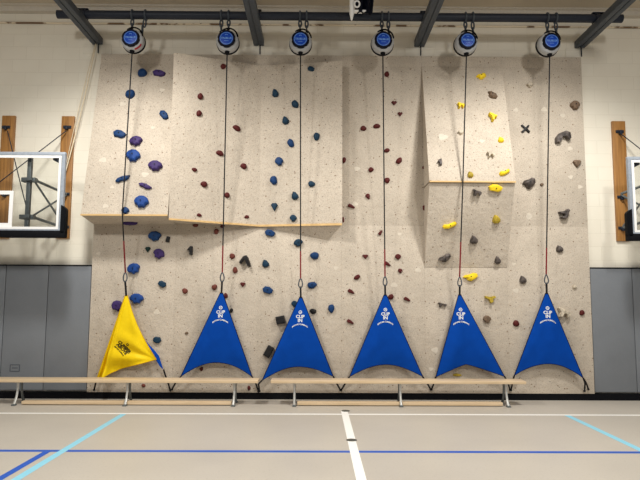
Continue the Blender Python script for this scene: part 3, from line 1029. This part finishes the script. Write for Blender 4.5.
GATE_APEX = []
CHAINS = [(-.02, .17), (-.095, .01), (-.01, .085), (-.01, .085), (0, .105), (-.01, .115)]
for ((ux_, uy_), mids, (kx, ky), lab, sticker), chains in zip(UNITS, CHAINS):
    c0 = at(ux_, uy_, PP - .0)
    c = Vector((c0.x, D - PP, c0.z))
    t = thing('auto_belay', lab, 'auto belay', c, 'auto belay units on the pipe')
    bm = lathe_y(bmesh.new(), c, [(0, .12), (.12, .12), (.148, .1), (.158, .06), (.16, .0), (.156, -.045), (.142, -.075), (.12, -.085), (0, -.085)], 40)
    hs = obj('housing', bm, M['housing'], t, 50)
    bm = lathe_y(bmesh.new(), c, [(.150, .075), (.166, .07), (.166, .035), (.150, .03)], 40)
    obj('rim_band', bm, M['black'], t, 40)
    # front bumper with small notches
    bm = bmesh.new()
    k = 48
    rings = []
    for rr, yy in ((.098, -.083), (.126, -.083), (.126, -.112), (.115, -.122), (.098, -.122)):
        ring = []
        for i in range(k):
            a = 2 * PI * i / k
            q = rr * (.95 if (rr > .11 and i % 8 in (0, 1)) else 1)
            ring.append(bm.verts.new(c + Vector((q * math.cos(a), yy, q * math.sin(a)))))
        rings.append(ring)
    for a_, b_ in zip(rings, rings[1:] + rings[:1]):
        for i in range(k):
            bm.faces.new((a_[i], a_[(i + 1) % k], b_[(i + 1) % k], b_[i]))
    obj('bumper_ring', bm, M['navy'], t, 30)
    bm = lathe_y(bmesh.new(), c, [(0, -.08), (.097, -.08), (.097, -.116), (.09, -.118), (0, -.118)], 40)
    fp = obj('face_plate', bm, M['face'], t, 40, label='royal blue round face')
    bm = bmesh.new()
    tube(bm, [c + Vector((.086 * math.cos(2 * PI * i / 40), -.118, .086 * math.sin(2 * PI * i / 40))) for i in range(40)], .0038, 6, True)
    obj('ring_print', bm, M['pale_blue'], fp)
    bm = bmesh.new()
    put_text(bm, 'TRUBLUE', .036, lambda v: c + Vector((v.x, -.1185 - v.z, v.y + .002)))
    tube(bm, [c + Vector((.018 * math.cos(a), -.118, .042 + .014 * math.sin(a))) for a in [PI * (.1 + .8 * i / 8) for i in range(9)]], .005, 5)
    tube(bm, [c + Vector((x, -.118, -.035)) for x in (-.03, 0, .03)], .003, 5)
    obj('lettering', bm, M['pale_blue'], fp)
    if sticker:
        bm = bmesh.new()
        for i in range(5):
            a0, a1 = math.radians(-72 + i * 9), math.radians(-72 + (i + 1) * 9)
            vs = [(r_, y_, a) for a in (a0, a1) for r_, y_ in ((.147, -.068), (.1578, -.04))]
            q = [bm.verts.new(c + Vector((r_ * 1.012 * math.cos(a), y_ - .002, r_ * 1.012 * math.sin(a)))) for r_, y_, a in vs]
            bm.faces.new((q[0], q[1], q[3], q[2]))
        bmesh.ops.remove_doubles(bm, verts=bm.verts, dist=.0005)
        bmesh.ops.solidify(bm, geom=bm.faces[:], thickness=.002)
        obj('warning_sticker', bm, M['sticker'], t, label='red sticker on the lower rim')
    # carrying handle over the upper right
    bm = bmesh.new()
    tube(bm, [c + Vector((rr * math.cos(a), -.05, rr * math.sin(a))) for a, rr in
              [(math.radians(118 - 100 * i / 14), .158 + .022 * math.sin(PI * i / 14)) for i in range(15)]], .011, 8)
    obj('handle', bm, M['black'], t)
    bm = bmesh.new()
    for ox in chains:
        ox = max(-.1, min(.115, ox))
        zl_ = c.z + math.sqrt(.16 ** 2 - ox ** 2)
        box(bm, c.x + ox - .02, c.x + ox + .02, c.y - .03, c.y + .03, zl_ - .03, zl_ + .02, .004)
    obj('mounting_lug', bm, M['black'], t)
    # chains: loop over the pipe, two links down to the lug
    for ox in chains:
        bm = bmesh.new()
        xx = c.x + ox
        ox = max(-.1, min(.115, ox))
        r_ = PIPE_R + .009
        tube(bm, [Vector((xx, D - PP + r_ * math.cos(2 * PI * i / 18), pz + r_ * math.sin(2 * PI * i / 18))) for i in range(18)], .013, 6, True)
        top, bot = pz - r_ - .004, c.z + math.sqrt(.16 ** 2 - ox ** 2) + .012
        nl = 2 if top - bot < .2 else 3
        m = (top - bot) / nl
        xl = c.x + ox
        for q in range(nl):
            f_ = (q + .5) / nl
            tube(bm, loop_pts((xx + (xl - xx) * f_, c.y, top - m * (q + .5)), .02, m / 2 + .014, ('xz', 'yz')[q % 2]), .0115, 6, True)
        obj('chain', bm, M['strut'], t)
    bm = bmesh.new()
    tube(bm, [c + Vector((0, -.02, -.145)), c + Vector((0, -.02, -.17)), c + Vector((0, -.02, -.195))], [.036, .034, .016], 12)
    obj('nozzle', bm, M['black'], t)
    # the webbing
    start = c + Vector((0, -.02, -.19))
    end = at(kx, ky, .24)
    pts = [start] + [at(x, y, p) for x, y, p in mids] + [end]
    # find where it turns red
    dense = []
    for a_, b_ in zip(pts[:-1], pts[1:]):
        for i in range(8):
            dense.append(a_.lerp(b_, i / 8))
    dense.append(end)
    zred = at(kx, 240, .3).z
    up_pts = [p for p in dense if p.z >= zred]
    dn_pts = [p for p in dense if p.z < zred]
    obj('webbing', ribbon(bmesh.new(), up_pts + [dn_pts[0]], .0175, .003), M['webbing'], t)
    obj('red_webbing', ribbon(bmesh.new(), dn_pts, .020, .005), M['red_webbing'], t, label='red end of the strap')
    # carabiner
    cc = end + Vector((0, -.002, -.06))
    cp = []
    for i in range(20):
        a = 2 * PI * i / 20
        cp.append(cc + Vector(((.026 + .008 * (-math.sin(a))) * math.cos(a), .004 * math.sin(2 * a), .064 * math.sin(a))))
    obj('carabiner', tube(bmesh.new(), cp, .0088, 8, True), M['strut'], t)
    GATE_APEX.append(cc + Vector((0, 0, -.06)))

def solve_on(P, X, Z, u=.5, s=.5):
    """u, s of the cloth point at room x = X, z = Z"""
    for _ in range(40):
        q = P(u, s)
        ex, ez = X - q.x, Z - q.z
        if abs(ex) + abs(ez) < 1e-5:
            break
        h_ = 1e-3
        a_, b_ = (P(u + h_, s) - q) / h_, (P(u, s + h_) - q) / h_
        det = a_.x * b_.z - b_.x * a_.z
        if abs(det) < 1e-7:
            break
        du = (ex * b_.z - b_.x * ez) / det
        ds = (a_.x * ez - ex * a_.z) / det
        u = min(max(u + max(-.2, min(.2, du)), .01), .985)
        s = min(max(s + max(-.2, min(.2, ds)), .02), .985)
    return P(u, s)


PT, PBm = 0.22, 0.11
ZFOOT = ZB + 0.004


def gate(apex_px, L_px, R_px, arch, peak, power, loop_top, label, anchors, seed, mat_p, mat_h, mat_t):
    rnd = random.Random(seed)
    ap = at(apex_px[0], apex_px[1], PT)
    Lp, Rp = at(L_px[0], L_px[1], PBm), at(R_px[0], R_px[1], PBm)
    t = thing('belay_gate', label, 'belay gate', ((Lp.x + Rp.x) / 2, D - PBm, min(Lp.z, Rp.z)), 'belay gates')
    pk = at(peak[0], peak[1], PBm)
    u0 = (pk.x - Lp.x) / (Rp.x - Lp.x)
    zc_ = Lp.z + (Rp.z - Lp.z) * u0
    hh = pk.z - zc_

    def bottom(u):
        v = u / (2 * u0) if u < u0 else .5 + (u - u0) / (2 * (1 - u0))
        s = math.sin(PI * v) ** power if power < 2 else (1 - abs(2 * v - 1) ** 1.15)
        return Lp.lerp(Rp, u) + Vector((0, 0, hh * s))

    ph = [rnd.uniform(0, 6) for _ in range(4)]

    def P(u, s):
        a = ap + Vector(((u - .5) * .03, 0, 0))
        p = a.lerp(bottom(u), s)
        edge = math.sin(PI * u)
        out = .035 * math.sin(PI * min(s, 1)) * edge
        out += .010 * math.sin(u * 9 + ph[0] + s * 2) * s * edge
        out += .006 * math.sin((u - .5) * 26 * (1.2 - s) + ph[1]) * edge * s
        # pull folds towards the lower corners
        out += .012 * math.sin((u + s * .7) * 14 + ph[2]) * max(0, s - .55) * edge
        return p + Vector((0, -out, 0))

    bm = bmesh.new()
    NU, NS = 36, 30
    g = [[bm.verts.new(P(i / NU, j / NS)) for i in range(NU + 1)] for j in range(NS + 1)]
    for j in range(NS):
        for i in range(NU):
            bm.faces.new((g[j][i], g[j][i + 1], g[j + 1][i + 1], g[j + 1][i]))
    bmesh.ops.recalc_face_normals(bm, faces=bm.faces)
    bmesh.ops.solidify(bm, geom=bm.faces[:], thickness=.003)
    pan = obj('panel', bm, mat_p, t, 60)
    bm = bmesh.new()
    tube(bm, [P(0, j / NS) for j in range(NS + 1)], .006, 6)
    tube(bm, [P(1, j / NS) for j in range(NS + 1)], .006, 6)
    tube(bm, [P(i / NU, 1) for i in range(NU + 1)], .006, 6)
    obj('hem', bm, mat_h, t)
    # printed wording: emblem, two words and a curved line under them
    height = ap.z - (Lp.z + Rp.z) / 2
    wid = Rp.x - Lp.x

    def onto(x, z, lift=.0045):
        """point of the cloth x metres right of and z metres below the tip"""
        frac = z / height
        return solve_on(P, ap.x + (pk.x - ap.x) * frac * .5 + x, ap.z - z, .5, frac) + Vector((0, -lift, 0))

    def arc(v):
        return onto(v.x, .385 + abs(v.x) ** 2 * 3.4 - v.y, .006 + v.z)
    bm = bmesh.new()
    tube(bm, [onto(.021 * math.cos(2 * PI * i / 14), .215 + .021 * math.sin(2 * PI * i / 14)) for i in range(14)], .005, 5, True)
    tube(bm, [onto(x, .215 + y) for x, y in ((-.008, .008), (0, -.006), (.009, .008))], .0045, 5)
    put_text(bm, 'CLIP', .062, lambda v: onto(v.x, .278 - v.y, .006 + v.z), 1.0)
    put_text(bm, 'IN', .066, lambda v: onto(v.x, .332 - v.y, .006 + v.z), 1.0)
    put_text(bm, 'BEFORE CLIMBING', .027, arc, 1.0)
    obj('lettering', bm, mat_t, t)
    # black loop from the tip to the carabiner
    bm = bmesh.new()
    a0 = loop_top + Vector((0, 0, .012))
    ribbon(bm, [a0, a0.lerp(ap, .5), ap + Vector((0, -.004, -.012))], .026, .012)
    obj('top_loop', bm, M['webbing'], t)
    for corner, path in anchors:
        pts = [Lp if corner == 'L' else Rp] + [at(x, y, p) for x, y, p in path]
        bm = bmesh.new()
        ribbon(bm, pts, .022, .006)
        tube(bm, [pts[-1] + Vector((0, .012, 0)), pts[-1] + Vector((0, -.008, 0))], .016, 8)
        obj('anchor_strap', bm, M['webbing'], t)
    return t


# yellow gate: slack, folded over, its blue back showing at the right corner
def yellow_gate():
    ap = at(126.3, 295, PT)
    Lp = at(97, 378, PBm)
    Rp = at(156.3, 360, PBm)
    t = thing('belay_gate', 'yellow triangular belay gate hanging crooked under the leftmost strap', 'belay gate', (Lp.x, D - PBm, Lp.z), 'belay gates')
    lo = [at(x, y, PBm) for x, y in ((97, 378), (100, 378.5), (104.5, 377.6), (111, 373), (120, 369), (131, 366), (143, 363), (151, 360.8), (156.3, 359.5))]
    NB = len(lo) - 1

    def bottom(u):
        k = min(int(u * NB), NB - 1)
        return lo[k].lerp(lo[k + 1], u * NB - k)

    def P(u, s):
        a = ap + Vector(((u - .5) * .03, 0, 0))
        p = a.lerp(bottom(u), s)
        # the right edge bows in, then out to the corner
        p.x -= .05 * math.sin(PI * s) * max(0, u - .6) / .4
        e_ = math.sin(PI * u)
        out = .05 * math.sin(PI * s) * e_
        # one deep fold down the left, lesser folds right
        d = (u - .26)
        out += s * (.10 * math.exp(-(d / .07) ** 2) - .06 * math.exp(-((u - .13) / .06) ** 2))
        out += .028 * s * math.sin(u * 15 + s * 3) * e_
        out += .05 * max(0, s - .45) * math.sin((u * .6 - s) * 20) * e_
        # pulls running out of the slack right corner
        rx, rz = p.x - Rp.x, p.z - Rp.z
        dist = math.hypot(rx, rz)
        out += .022 * math.sin(math.atan2(rz, rx) * 13) * min(1, dist / .25) * max(0, 1 - dist / .75) * e_ ** .5
        return p + Vector((0, -out, 0))
    NU, NS = 64, 48
    bm = bmesh.new()
    g = [[bm.verts.new(P(i / NU, j / NS)) for i in range(NU + 1)] for j in range(NS + 1)]
    for j in range(NS):
        for i in range(NU):
            bm.faces.new((g[j][i], g[j][i + 1], g[j + 1][i + 1], g[j + 1][i]))
    bmesh.ops.recalc_face_normals(bm, faces=bm.faces)
    bmesh.ops.solidify(bm, geom=bm.faces[:], thickness=.003)
    obj('panel', bm, M['gate_yellow'], t, 60)
    bm = bmesh.new()
    tube(bm, [P(0, j / NS) for j in range(NS + 1)], .006, 6)
    tube(bm, [P(1, j / NS) for j in range(NS + 1)], .006, 6)
    tube(bm, [P(i / NU, 1) for i in range(NU + 1)], .006, 6)
    obj('hem', bm, M['yellow_hem'], t)
    # blue back of the cloth folded round the right edge
    bm = bmesh.new()
    fl = [at(x, y, PBm - .03) for x, y in ((142, 336), (148, 344), (154, 350), (159, 356), (163.5, 369.5), (160, 366), (156, 360), (150, 351))]
    vs = [bm.verts.new(v + Vector((0, .01 * math.sin(i), 0))) for i, v in enumerate(fl)]
    cvt = bm.verts.new(sum(fl, Vector()) / len(fl) + Vector((0, -.02, 0)))
    for i in range(len(vs)):
        bm.faces.new((vs[i], vs[(i + 1) % len(vs)], cvt))
    bmesh.ops.recalc_face_normals(bm, faces=bm.faces)
    bmesh.ops.solidify(bm, geom=bm.faces[:], thickness=.003)
    obj('folded_corner', bm, M['gate_blue'], t, 60, label='folded corner showing the blue back')
    # wording, turned with the twisted cloth
    ctr = at(122.0, 348.6, .2)
    rot = math.radians(-51)

    def onto(x, z, lift=.006):
        X = ctr.x + x * math.cos(rot) - z * math.sin(rot)
        Z = ctr.z + x * math.sin(rot) + z * math.cos(rot)
        return solve_on(P, X, Z, .4, .7) + Vector((0, -lift, 0))
    bm = bmesh.new()
    tube(bm, [onto(.015 * math.cos(2 * PI * i / 14), .083 + .015 * math.sin(2 * PI * i / 14)) for i in range(14)], .005, 5, True)
    put_text(bm, 'CLIMBER', .056, lambda v: onto(v.x, .030 + v.y, .006 + v.z))
    put_text(bm, 'ABOVE', .06, lambda v: onto(v.x, -.014 + v.y, .006 + v.z))
    put_text(bm, 'BEFORE CLIMBING', .022, lambda v: onto(v.x, -.054 - 0.8 * v.x ** 2 + v.y, .006 + v.z))
    obj('lettering', bm, M['print_dark'], t)
    bm = bmesh.new()
    a0 = GATE_APEX[0] + Vector((0, 0, .012))
    ribbon(bm, [a0, a0.lerp(ap, .5), ap + Vector((0, -.004, -.012))], .026, .012)
    obj('top_loop', bm, M['webbing'], t)
    for pts in ([Lp, at(95.5, 384, .1), at(94, 390, .03)],
                [fl[4], at(165.2, 375, .07), at(168.5, 384, .05), at(170.3, 390.5, .03)]):
        bm = bmesh.new()
        ribbon(bm, pts, .022, .006)
        tube(bm, [pts[-1] + Vector((0, .012, 0)), pts[-1] + Vector((0, -.008, 0))], .016, 8)
        obj('anchor_strap', bm, M['webbing'], t)


yellow_gate()
BG = (M['gate_blue'], M['gate_hem'], M['print_white'])
gate((221.5, 292.5), (180.5, 377), (252.3, 377), 0, (216.5, 362.4), .9, GATE_APEX[1], 'blue triangular belay gate next to the yellow one',
     [('L', [(176, 382, .09), (172, 389.5, .03)]), ('R', [(256, 384, .09), (258.4, 391.5, .03)])], 3, *BG)
gate((300.8, 297), (262.2, 380.2), (333.3, 376.4), 0, (296.5, 366.6), 1.0, GATE_APEX[2], 'blue triangular belay gate whose left corner hangs in the gap between benches',
     [('L', [(258.5, 384, .12), (259.5, 391.0, .03)]), ('R', [(336.5, 383, .09), (340.3, 390, .03)])], 4, *BG)
gate((385.2, 294.5), (349.4, 376.8), (422.8, 376.8), 0, (385.5, 364.6), .95, GATE_APEX[3], 'blue triangular belay gate in front of the flat wall between the overhangs',
     [('L', [(345.5, 383, .09), (341.3, 390, .03)]), ('R', [(427, 383, .09), (430.6, 389.5, .03)])], 5, *BG)
gate((459.6, 294.5), (435.8, 377), (504.6, 376.6), 0, (466.3, 364.4), 3, GATE_APEX[4], 'blue triangular belay gate with a pointed hem, below the small overhang',
     [('L', [(434, 383, .09), (431.6, 389.5, .03)]), ('R', [(508, 383, .09), (510, 390, .03)])], 6, *BG)
gate((546.6, 293.0), (514.2, 375.6), (583.2, 378), 0, (550.3, 363.8), .9, GATE_APEX[5], 'rightmost blue triangular belay gate, beside the grey wall pad',
     [('L', [(512.5, 383, .09), (511, 390, .03)]), ('R', [(585, 383, .09), (584.6, 391, .03)]), ('R', [(586.2, 383, .10), (588.4, 389.3, .03)])], 8, *BG)

# ------------------------------------------------------------------ wall pads
zp1, zp0 = at(320, 266.2, 0).z, ZB + .02
pads = [(XC[0] - .02 - 1.24, None, None)]
xa = at(47, 297, 0).x
xb = at(4.2, 297, 0).x
xc = at(633.5, 297, 0).x
PADS = [(xb - .63, xb, 'grey vinyl wall pad cut off by the left edge of the photo'),
        (xb, xa, 'grey vinyl wall pad with a small raised label behind the left bench'),
        (xa, X0 - .008, 'grey vinyl wall pad left against the climbing wall'),
        (X6 + .008, xc, 'grey vinyl wall pad right against the climbing wall'),
        (xc, xc + .63, 'grey vinyl wall pad cut off by the right edge of the photo')]
for a, b, lab in PADS:
    t = thing('wall_pad', lab, 'wall pad', ((a + b) / 2, YB, zp0), 'grey wall pads')
    bm = bmesh.new(); box(bm, a + .003, b - .003, D + .012, YB, zp0, zp1 - .012, .012)
    obj('cushion', bm, M['mat'], t)
    bm = bmesh.new(); box(bm, a + .002, b - .002, D + .005, YB, zp1 - .012, zp1 + .004, .003)
    obj('top_rail', bm, M['black'], t, label='black top rail')
    if 'raised label' in lab:
        p0, p1 = at(10, 364.5, -.01), at(19.5, 371.5, -.01)
        bm = bmesh.new()
        for q in ((p0.x, p1.x, p0.z - .008, p0.z), (p0.x, p1.x, p1.z, p1.z + .008), (p0.x, p0.x + .008, p1.z + .008, p0.z - .008),
                  (p1.x - .008, p1.x, p1.z + .008, p0.z - .008), (p0.x + .03, p1.x - .03, p1.z + .045, p1.z + .055)):
            box(bm, q[0], q[1], D + .008, D + .014, q[2], q[3])
        obj('raised_label', bm, M['strut'], t)

# ------------------------------------------------------------------ benches
YF = ground(320, 406.8).y          # front feet


def bench(xl, xr, legs, beam, label):
    t = thing('gym_bench', label, 'bench', ((xl + xr) / 2, YF + .14, 0), 'gym benches')
    y0, y1 = YF + .02, YF + .27
    bm = bmesh.new(); box(bm, xl, xr, y0, y1, .303, .343, .008)
    obj('seat', bm, M['bench'], t)
    bm = bmesh.new(); box(bm, beam[0], beam[1], YF + .05, YF + .15, .010, .052, .005)
    obj('balance_beam', bm, M['bench'], t)
    for x in legs:
        for s in (1, -1):          # front, back
            yc = (y0 + y1) / 2
            yf = yc - s * .135
            pts = []
            for i in range(13):
                q = i / 12
                z = .303 - q * .290
                # stays upright, then sweeps out to the foot
                w = .05 + .085 * (q ** 3)
                pts.append((x, yc - s * w, z))
            bm = bmesh.new()
            tube(bm, pts, [.019 - .004 * math.sin(PI * i / 12) for i in range(13)], 10)
            box(bm, x - .03, x + .03, yc - s * .05 - .03, yc - s * .05 + .03, .294, .3025)
            lg = obj('leg', bm, M['leg'] if s == 1 else M['dull_steel'], t)  # back legs match the front; their shade is put into the darker colour
            bm = bmesh.new(); box(bm, x - .024, x + .024, yf - .03, yf + .03, 0.0005, .022, .005)
            obj('rubber_foot', bm, M['dull_steel'], lg)


gx = lambda px: ground(px, 407.2).x
gs = lambda px: at(px, 381, D - YF).x
bench(gs(-14), gs(257.8), [gx(9.5), gx(122.8), gx(232.6)], (gx(15.5), gx(230)), 'long low pale wooden bench under the yellow gate, reaching the left edge')
bench(gs(270.5), gs(527), [gx(294), gx(401.5), gx(508.5)], (gx(297), gx(504)), 'long low pale wooden bench under the blue gates, right of the gap')

# ------------------------------------------------------------------ basketball backboards with their wall boards
def board(x0, x1, y0, y1, lab, brackets):
    a, b = at(x0, y0, -.04), at(x1, y1, -.04)
    xl_, xr_ = at(x0, 180, -.04).x, at(x1, 180, -.04).x
    t = thing('mounting_board', lab, 'wooden board', ((xl_ + xr_) / 2, YB, b.z), 'wooden boards on the wall')
    bm = bmesh.new(); box(bm, xl_, xr_, YB - .045, YB, b.z, a.z, .004)
    obj('plank', bm, M['board'], t)
    for px, py in brackets:
        c = at(px, py, -.03)
        bm = bmesh.new()
        box(bm, c.x - .06, c.x + .06, YB - .06, YB - .045, c.z - .022, c.z + .022, .004)
        box(bm, c.x - .02, c.x + .02, YB - .1, YB - .05, c.z - .045, c.z + .012, .004)
        for s in (-.045, .045):
            tube(bm, [(c.x + s, YB - .05, c.z), (c.x + s, YB - .072, c.z)], .012, 6)
        obj('bracket', bm, M['pipe'], t)
    return t


board(-1.6, 11.4, 115.5, 238.5, 'brown wooden board on the wall at the far left edge', [(6, 127), (5, 194)])
board(58.6, 71.4, 116, 238.5, 'brown wooden board on the wall behind the left backboard edge, by the cord', [(67.2, 127), (65.5, 194), (64.8, 227)])
board(614.8, 628.0, 121, 241.0, 'brown wooden board on the wall beside the right backboard', [(619.8, 131.5), (621.5, 197), (622.5, 228)])

PH = 0.77


def hoop(s, edge_px, top_px, bot_px, pad_px, target_px, post_px, wall_px, rods, label):
    """s = +1: the board ends to the right of its middle (left hoop); -1: the mirror image"""
    ex = at(edge_px, 200, PH).x
    zt = at(edge_px, top_px, PH).z
    zb = at(edge_px, bot_px, PH).z
    xc_ = at(target_px, 200, PH).x - s * .305
    half = abs(ex - xc_)
    yf = D - PH
    t = thing('basketball_backboard', label, 'backboard', (xc_, yf, zb), 'basketball backboards')

    def xb(a, b):
        return (min(a, b), max(a, b))
    bm = bmesh.new()
    fwid = .045
    for a, b in ((xc_ - half, xc_ - half + fwid), (xc_ + half - fwid, xc_ + half)):
        box(bm, a, b, yf, yf + .05, zb + fwid, zt - fwid)
    box(bm, xc_ - half, xc_ + half, yf, yf + .05, zt - fwid, zt, .004)
    box(bm, xc_ - half, xc_ + half, yf, yf + .05, zb, zb + fwid, .004)
    fr_ = obj('frame', bm, M['alu'], t)
    bm = bmesh.new(); box(bm, xc_ - half + .02, xc_ + half - .02, yf + .018, yf + .03, zb + .02, zt - .02)
    gl = obj('glass', bm, M['glass'], t)
    bm = bmesh.new()
    w = .032
    x0, x1, z0, z1 = xc_ - half + .05, xc_ + half - .05, zb + .03, zt - .05
    for q in ((x0, x1, z1 - w, z1), (x0, x1, z0, z0 + w), (x0, x0 + w, z0 + w, z1 - w), (x1 - w, x1, z0 + w, z1 - w)):
        box(bm, q[0], q[1], yf - .002, yf + .019, q[2], q[3])
    obj('border_line', bm, M['white'], gl, label='white border line')
    bm = bmesh.new()
    a0, a1 = at(target_px, 190.6 if s > 0 else 194, PH).z, at(target_px, 226.6 if s > 0 else 230, PH).z
    w = .05
    x0, x1 = xc_ - .305, xc_ + .305
    for q in ((x0, x1, a0 - w, a0), (x0, x1, a1, a1 + w), (x0, x0 + w, a1 + w, a0 - w), (x1 - w, x1, a1 + w, a0 - w)):
        box(bm, q[0], q[1], yf + .012, yf + .0195, q[2], q[3])
    obj('target_square', bm, M['white'], gl, label='white target rectangle')
    # padding: along the bottom and up both lower corners, with slanted ends
    zpad = at(edge_px, pad_px, PH).z
    bm = bmesh.new()
    box(bm, xc_ - half - .05, xc_ + half + .05, yf - .02, yf + .07, zb - .085, zb + .012, .015)
    for sg in (-1, 1):
        xo, xi = xc_ + sg * (half + .05), xc_ + sg * (half - .022)
        vs = [(xi, zb - .03), (xo, zb - .03), (xo, zpad - .06), (xi, zpad)]
        b2 = bmesh.new()
        polyhedron(b2, [(x, y, z) for y in (yf - .02, yf + .07) for x, z in vs],
                   [(0, 1, 2, 3), (7, 6, 5, 4), (0, 4, 5, 1), (1, 5, 6, 2), (2, 6, 7, 3), (3, 7, 4, 0)])
        bmesh.ops.bevel(b2, geom=b2.edges[:], offset=.01, segments=2, affect='EDGES')
        merge(bm, b2)
    obj('padding', bm, M['black'], t, label='black edge padding')
    # steel behind the glass
    pb = PH - .13
    zu, zl = at(post_px, 180, pb).z, at(post_px, 217, pb).z
    px_ = at(post_px, 200, pb).x
    yp = D - pb
    bm = bmesh.new(); box(bm, px_ - .027, px_ + .027, yp - .027, yp + .027, zb + .035, zt - .03, .004)
    obj('support_post', bm, M['dull_steel'], t)
    for z in (zu, zl):
        bm = bmesh.new()
        box(bm, px_ - .10, px_ + .09, yp - .034, yp + .06, z - .03, z + .03, .006)
        box(bm, px_ - .06, px_ + .06, yf + .05, yp, z - .022, z + .022, .004)
        obj('clamp', bm, M['dull_steel'], t)
    wx = at(wall_px, 200, 0).x
    wu, wl = at(wall_px, 194, -.03).z, at(wall_px, 228, -.03).z
    yw_ = YB - .075
    j = px_ + s * .07
    for za, zb_, r in ((zu, wu, .02), (zl, wl, .02), (zu - .03, wl + .02, .014), (zl + .03, wu - .02, .014)):
        bm = tube(bmesh.new(), [(j, yp + .03, za), (wx, yw_, zb_)], r, 8)
        obj('arm', bm, M['dull_steel'], t)
    for (ax, ay), (bx, by), p2 in rods:
        bm = tube(bmesh.new(), [at(ax, ay, -.0), at(bx, by, p2)], .008, 6)
        obj('brace_rod', bm, M['pipe'], t)
    # corner gussets behind the top corners
    for sg in (-1, 1):
        x0 = xc_ + sg * (half - .07)
        bm = bmesh.new()
        vs = [(x0, zt - .075), (x0 - sg * .11, zt - .075), (x0 - sg * .11, zt - .105), (x0, zt - .16)]
        polyhedron(bm, [(x, y, z) for y in (yf + .032, yf + .05) for x, z in vs],
                   [(0, 1, 2, 3), (7, 6, 5, 4), (0, 4, 5, 1), (1, 5, 6, 2), (2, 6, 7, 3), (3, 7, 4, 0)])
        bar(bm, (x0 + sg * .04, yf + .045, zt - .03), (x0 - sg * .05, yf + .042, zt - .1), .02, .01)
        obj('gusset', bm, M['pipe'], t)
    return t


hoop(1, 63.2, 152.0, 231.5, 204.5, 12.6, 28.4, 65.5, [((66, 131), (-3, 184), PH - .15), ((7.5, 131), (26, 206), PH - .18)],
     'glass basketball backboard with black padding at the left edge, steel braces behind')
hoop(-1, 629.6, 156.5, 234.5, 208.5, 680, 664, 622, [((620, 133), (690, 188), PH - .15)],
     'glass basketball backboard with black padding cut off by the right edge')

# pale cord from the left strut down past the wooden board
bm = bmesh.new()
a, b = at(96.0, 44, .0), at(64.4, 176, .0)
pts = [a.lerp(b, i / 12) + Vector((.02 * math.sin(PI * i / 12), 0, 0)) for i in range(13)]
tube(bm, pts, .009, 6)
pts2 = [a.lerp(b, i / 12) + Vector((-.05 * i / 12 * (1 - i / 12) * 4 * .3 - .02, .02, 0)) for i in range(13)]
tube(bm, pts2, .005, 6)
tag(obj('cord', bm, M['cord'], loc=a), 'pale doubled cord slanting down from the left strut to the wooden board', 'cord')

# bundle hanging from the ceiling at the top of the picture
c = at(361, 0, .9)
t = thing('rolled_banner', 'navy cloth bundle with a white pole hanging at the top of the photo', 'banner', (c.x, D - .9, c.z), None)
a, b = at(352.5, -30, .9), at(351.6, 20.3, .9)
bm = bmesh.new()
tube(bm, [Vector((a.x, D - .9, ZC)), a.lerp(b, .6), a.lerp(b, .88), b], [.036, .034, .032, .010], 12)
obj('pole', bm, M['white'], t, label='white tapered pole')
bm = bmesh.new()
l0, r0 = at(355.2, 11, .88), at(372.5, 11, .88)
zt_ = ZC
ncol = 16
lowz = [at(0, y, .88).z for y in (9.5, 10.2, 10.5, 10.8, 11, 11, 11, 11, 11, 11, 12, 13.2, 13.2, 13.0, 12.5, 11.5, 10)]
fr = []
for j in range(9):
    row = []
    for i in range(ncol + 1):
        u = i / ncol
        z = zt_ + (lowz[i] - zt_) * j / 8
        row.append(bm.verts.new((l0.x + (r0.x - l0.x) * u + .05 * (1 - j / 8) * u, D - .88 + .035 * math.sin(u * 16) - .01, z)))
    fr.append(row)
for j in range(8):
    for i in range(ncol):
        bm.faces.new((fr[j][i], fr[j][i + 1], fr[j + 1][i + 1], fr[j + 1][i]))
bmesh.ops.recalc_face_normals(bm, faces=bm.faces)
bmesh.ops.solidify(bm, geom=bm.faces[:], thickness=.02)
obj('cloth', bm, M['navy'], t, 60, label='navy folded cloth')
bm = bmesh.new()
q = at(357, 4, .95)
tube(bm, [q + Vector((.035 * math.cos(a_), 0, .045 * math.sin(a_))) for a_ in [2 * PI * i / 14 for i in range(14)]], .013, 8, True)
q2 = at(364, 11.6, .9)
box(bm, at(354, 11, .9).x, at(367, 11, .9).x, D - .93, D - .86, q2.z - .012, q2.z + .012, .006)
obj('clip', bm, M['white'], t, label='white clip and bar')

# ------------------------------------------------------------------ light
def spot(name, loc, target, power, size, blend, radius, col):
    l = bpy.data.lights.new(name, 'SPOT')
    l.energy = power
    l.spot_size = math.radians(size)
    l.spot_blend = blend
    l.shadow_soft_size = radius
    l.color = col
    o = bpy.data.objects.new(name, l)
    COL.objects.link(o)
    o.location = loc
    d = Vector(target) - Vector(loc)
    o.rotation_euler = d.to_track_quat('-Z', 'Y').to_euler()
    return o


WARM = (1.0, 0.978, 0.935)
spot('ceiling_lamp_left', (-2.6, D - 3.1, 5.65), (-2.4, D - 1.7, 0), 660, 130, 0.6, .28, WARM)
spot('ceiling_lamp_right', (3.0, D - 3.1, 5.65), (2.8, D - 1.7, 0), 720, 130, 0.6, .28, WARM)
spot('ceiling_lamp_rear_left', (-3.6, D - 7.5, 5.6), (-3.6, D - 4.5, 0), 590, 150, 0.6, .3, WARM)
spot('ceiling_lamp_rear_right', (3.6, D - 7.5, 5.6), (3.6, D - 4.5, 0), 590, 150, 0.6, .3, WARM)

w = bpy.data.worlds.new('world')
scene.world = w
w.use_nodes = True
bg = w.node_tree.nodes['Background']
bg.inputs['Color'].default_value = (0.98, 0.98, 1.0, 1)
bg.inputs['Strength'].default_value = 0.26

scene.view_settings.view_transform = 'Standard'
scene.view_settings.look = 'None'
scene.view_settings.gamma = 1.0
scene.view_settings.use_curve_mapping = False
scene.view_settings.exposure = 0.0
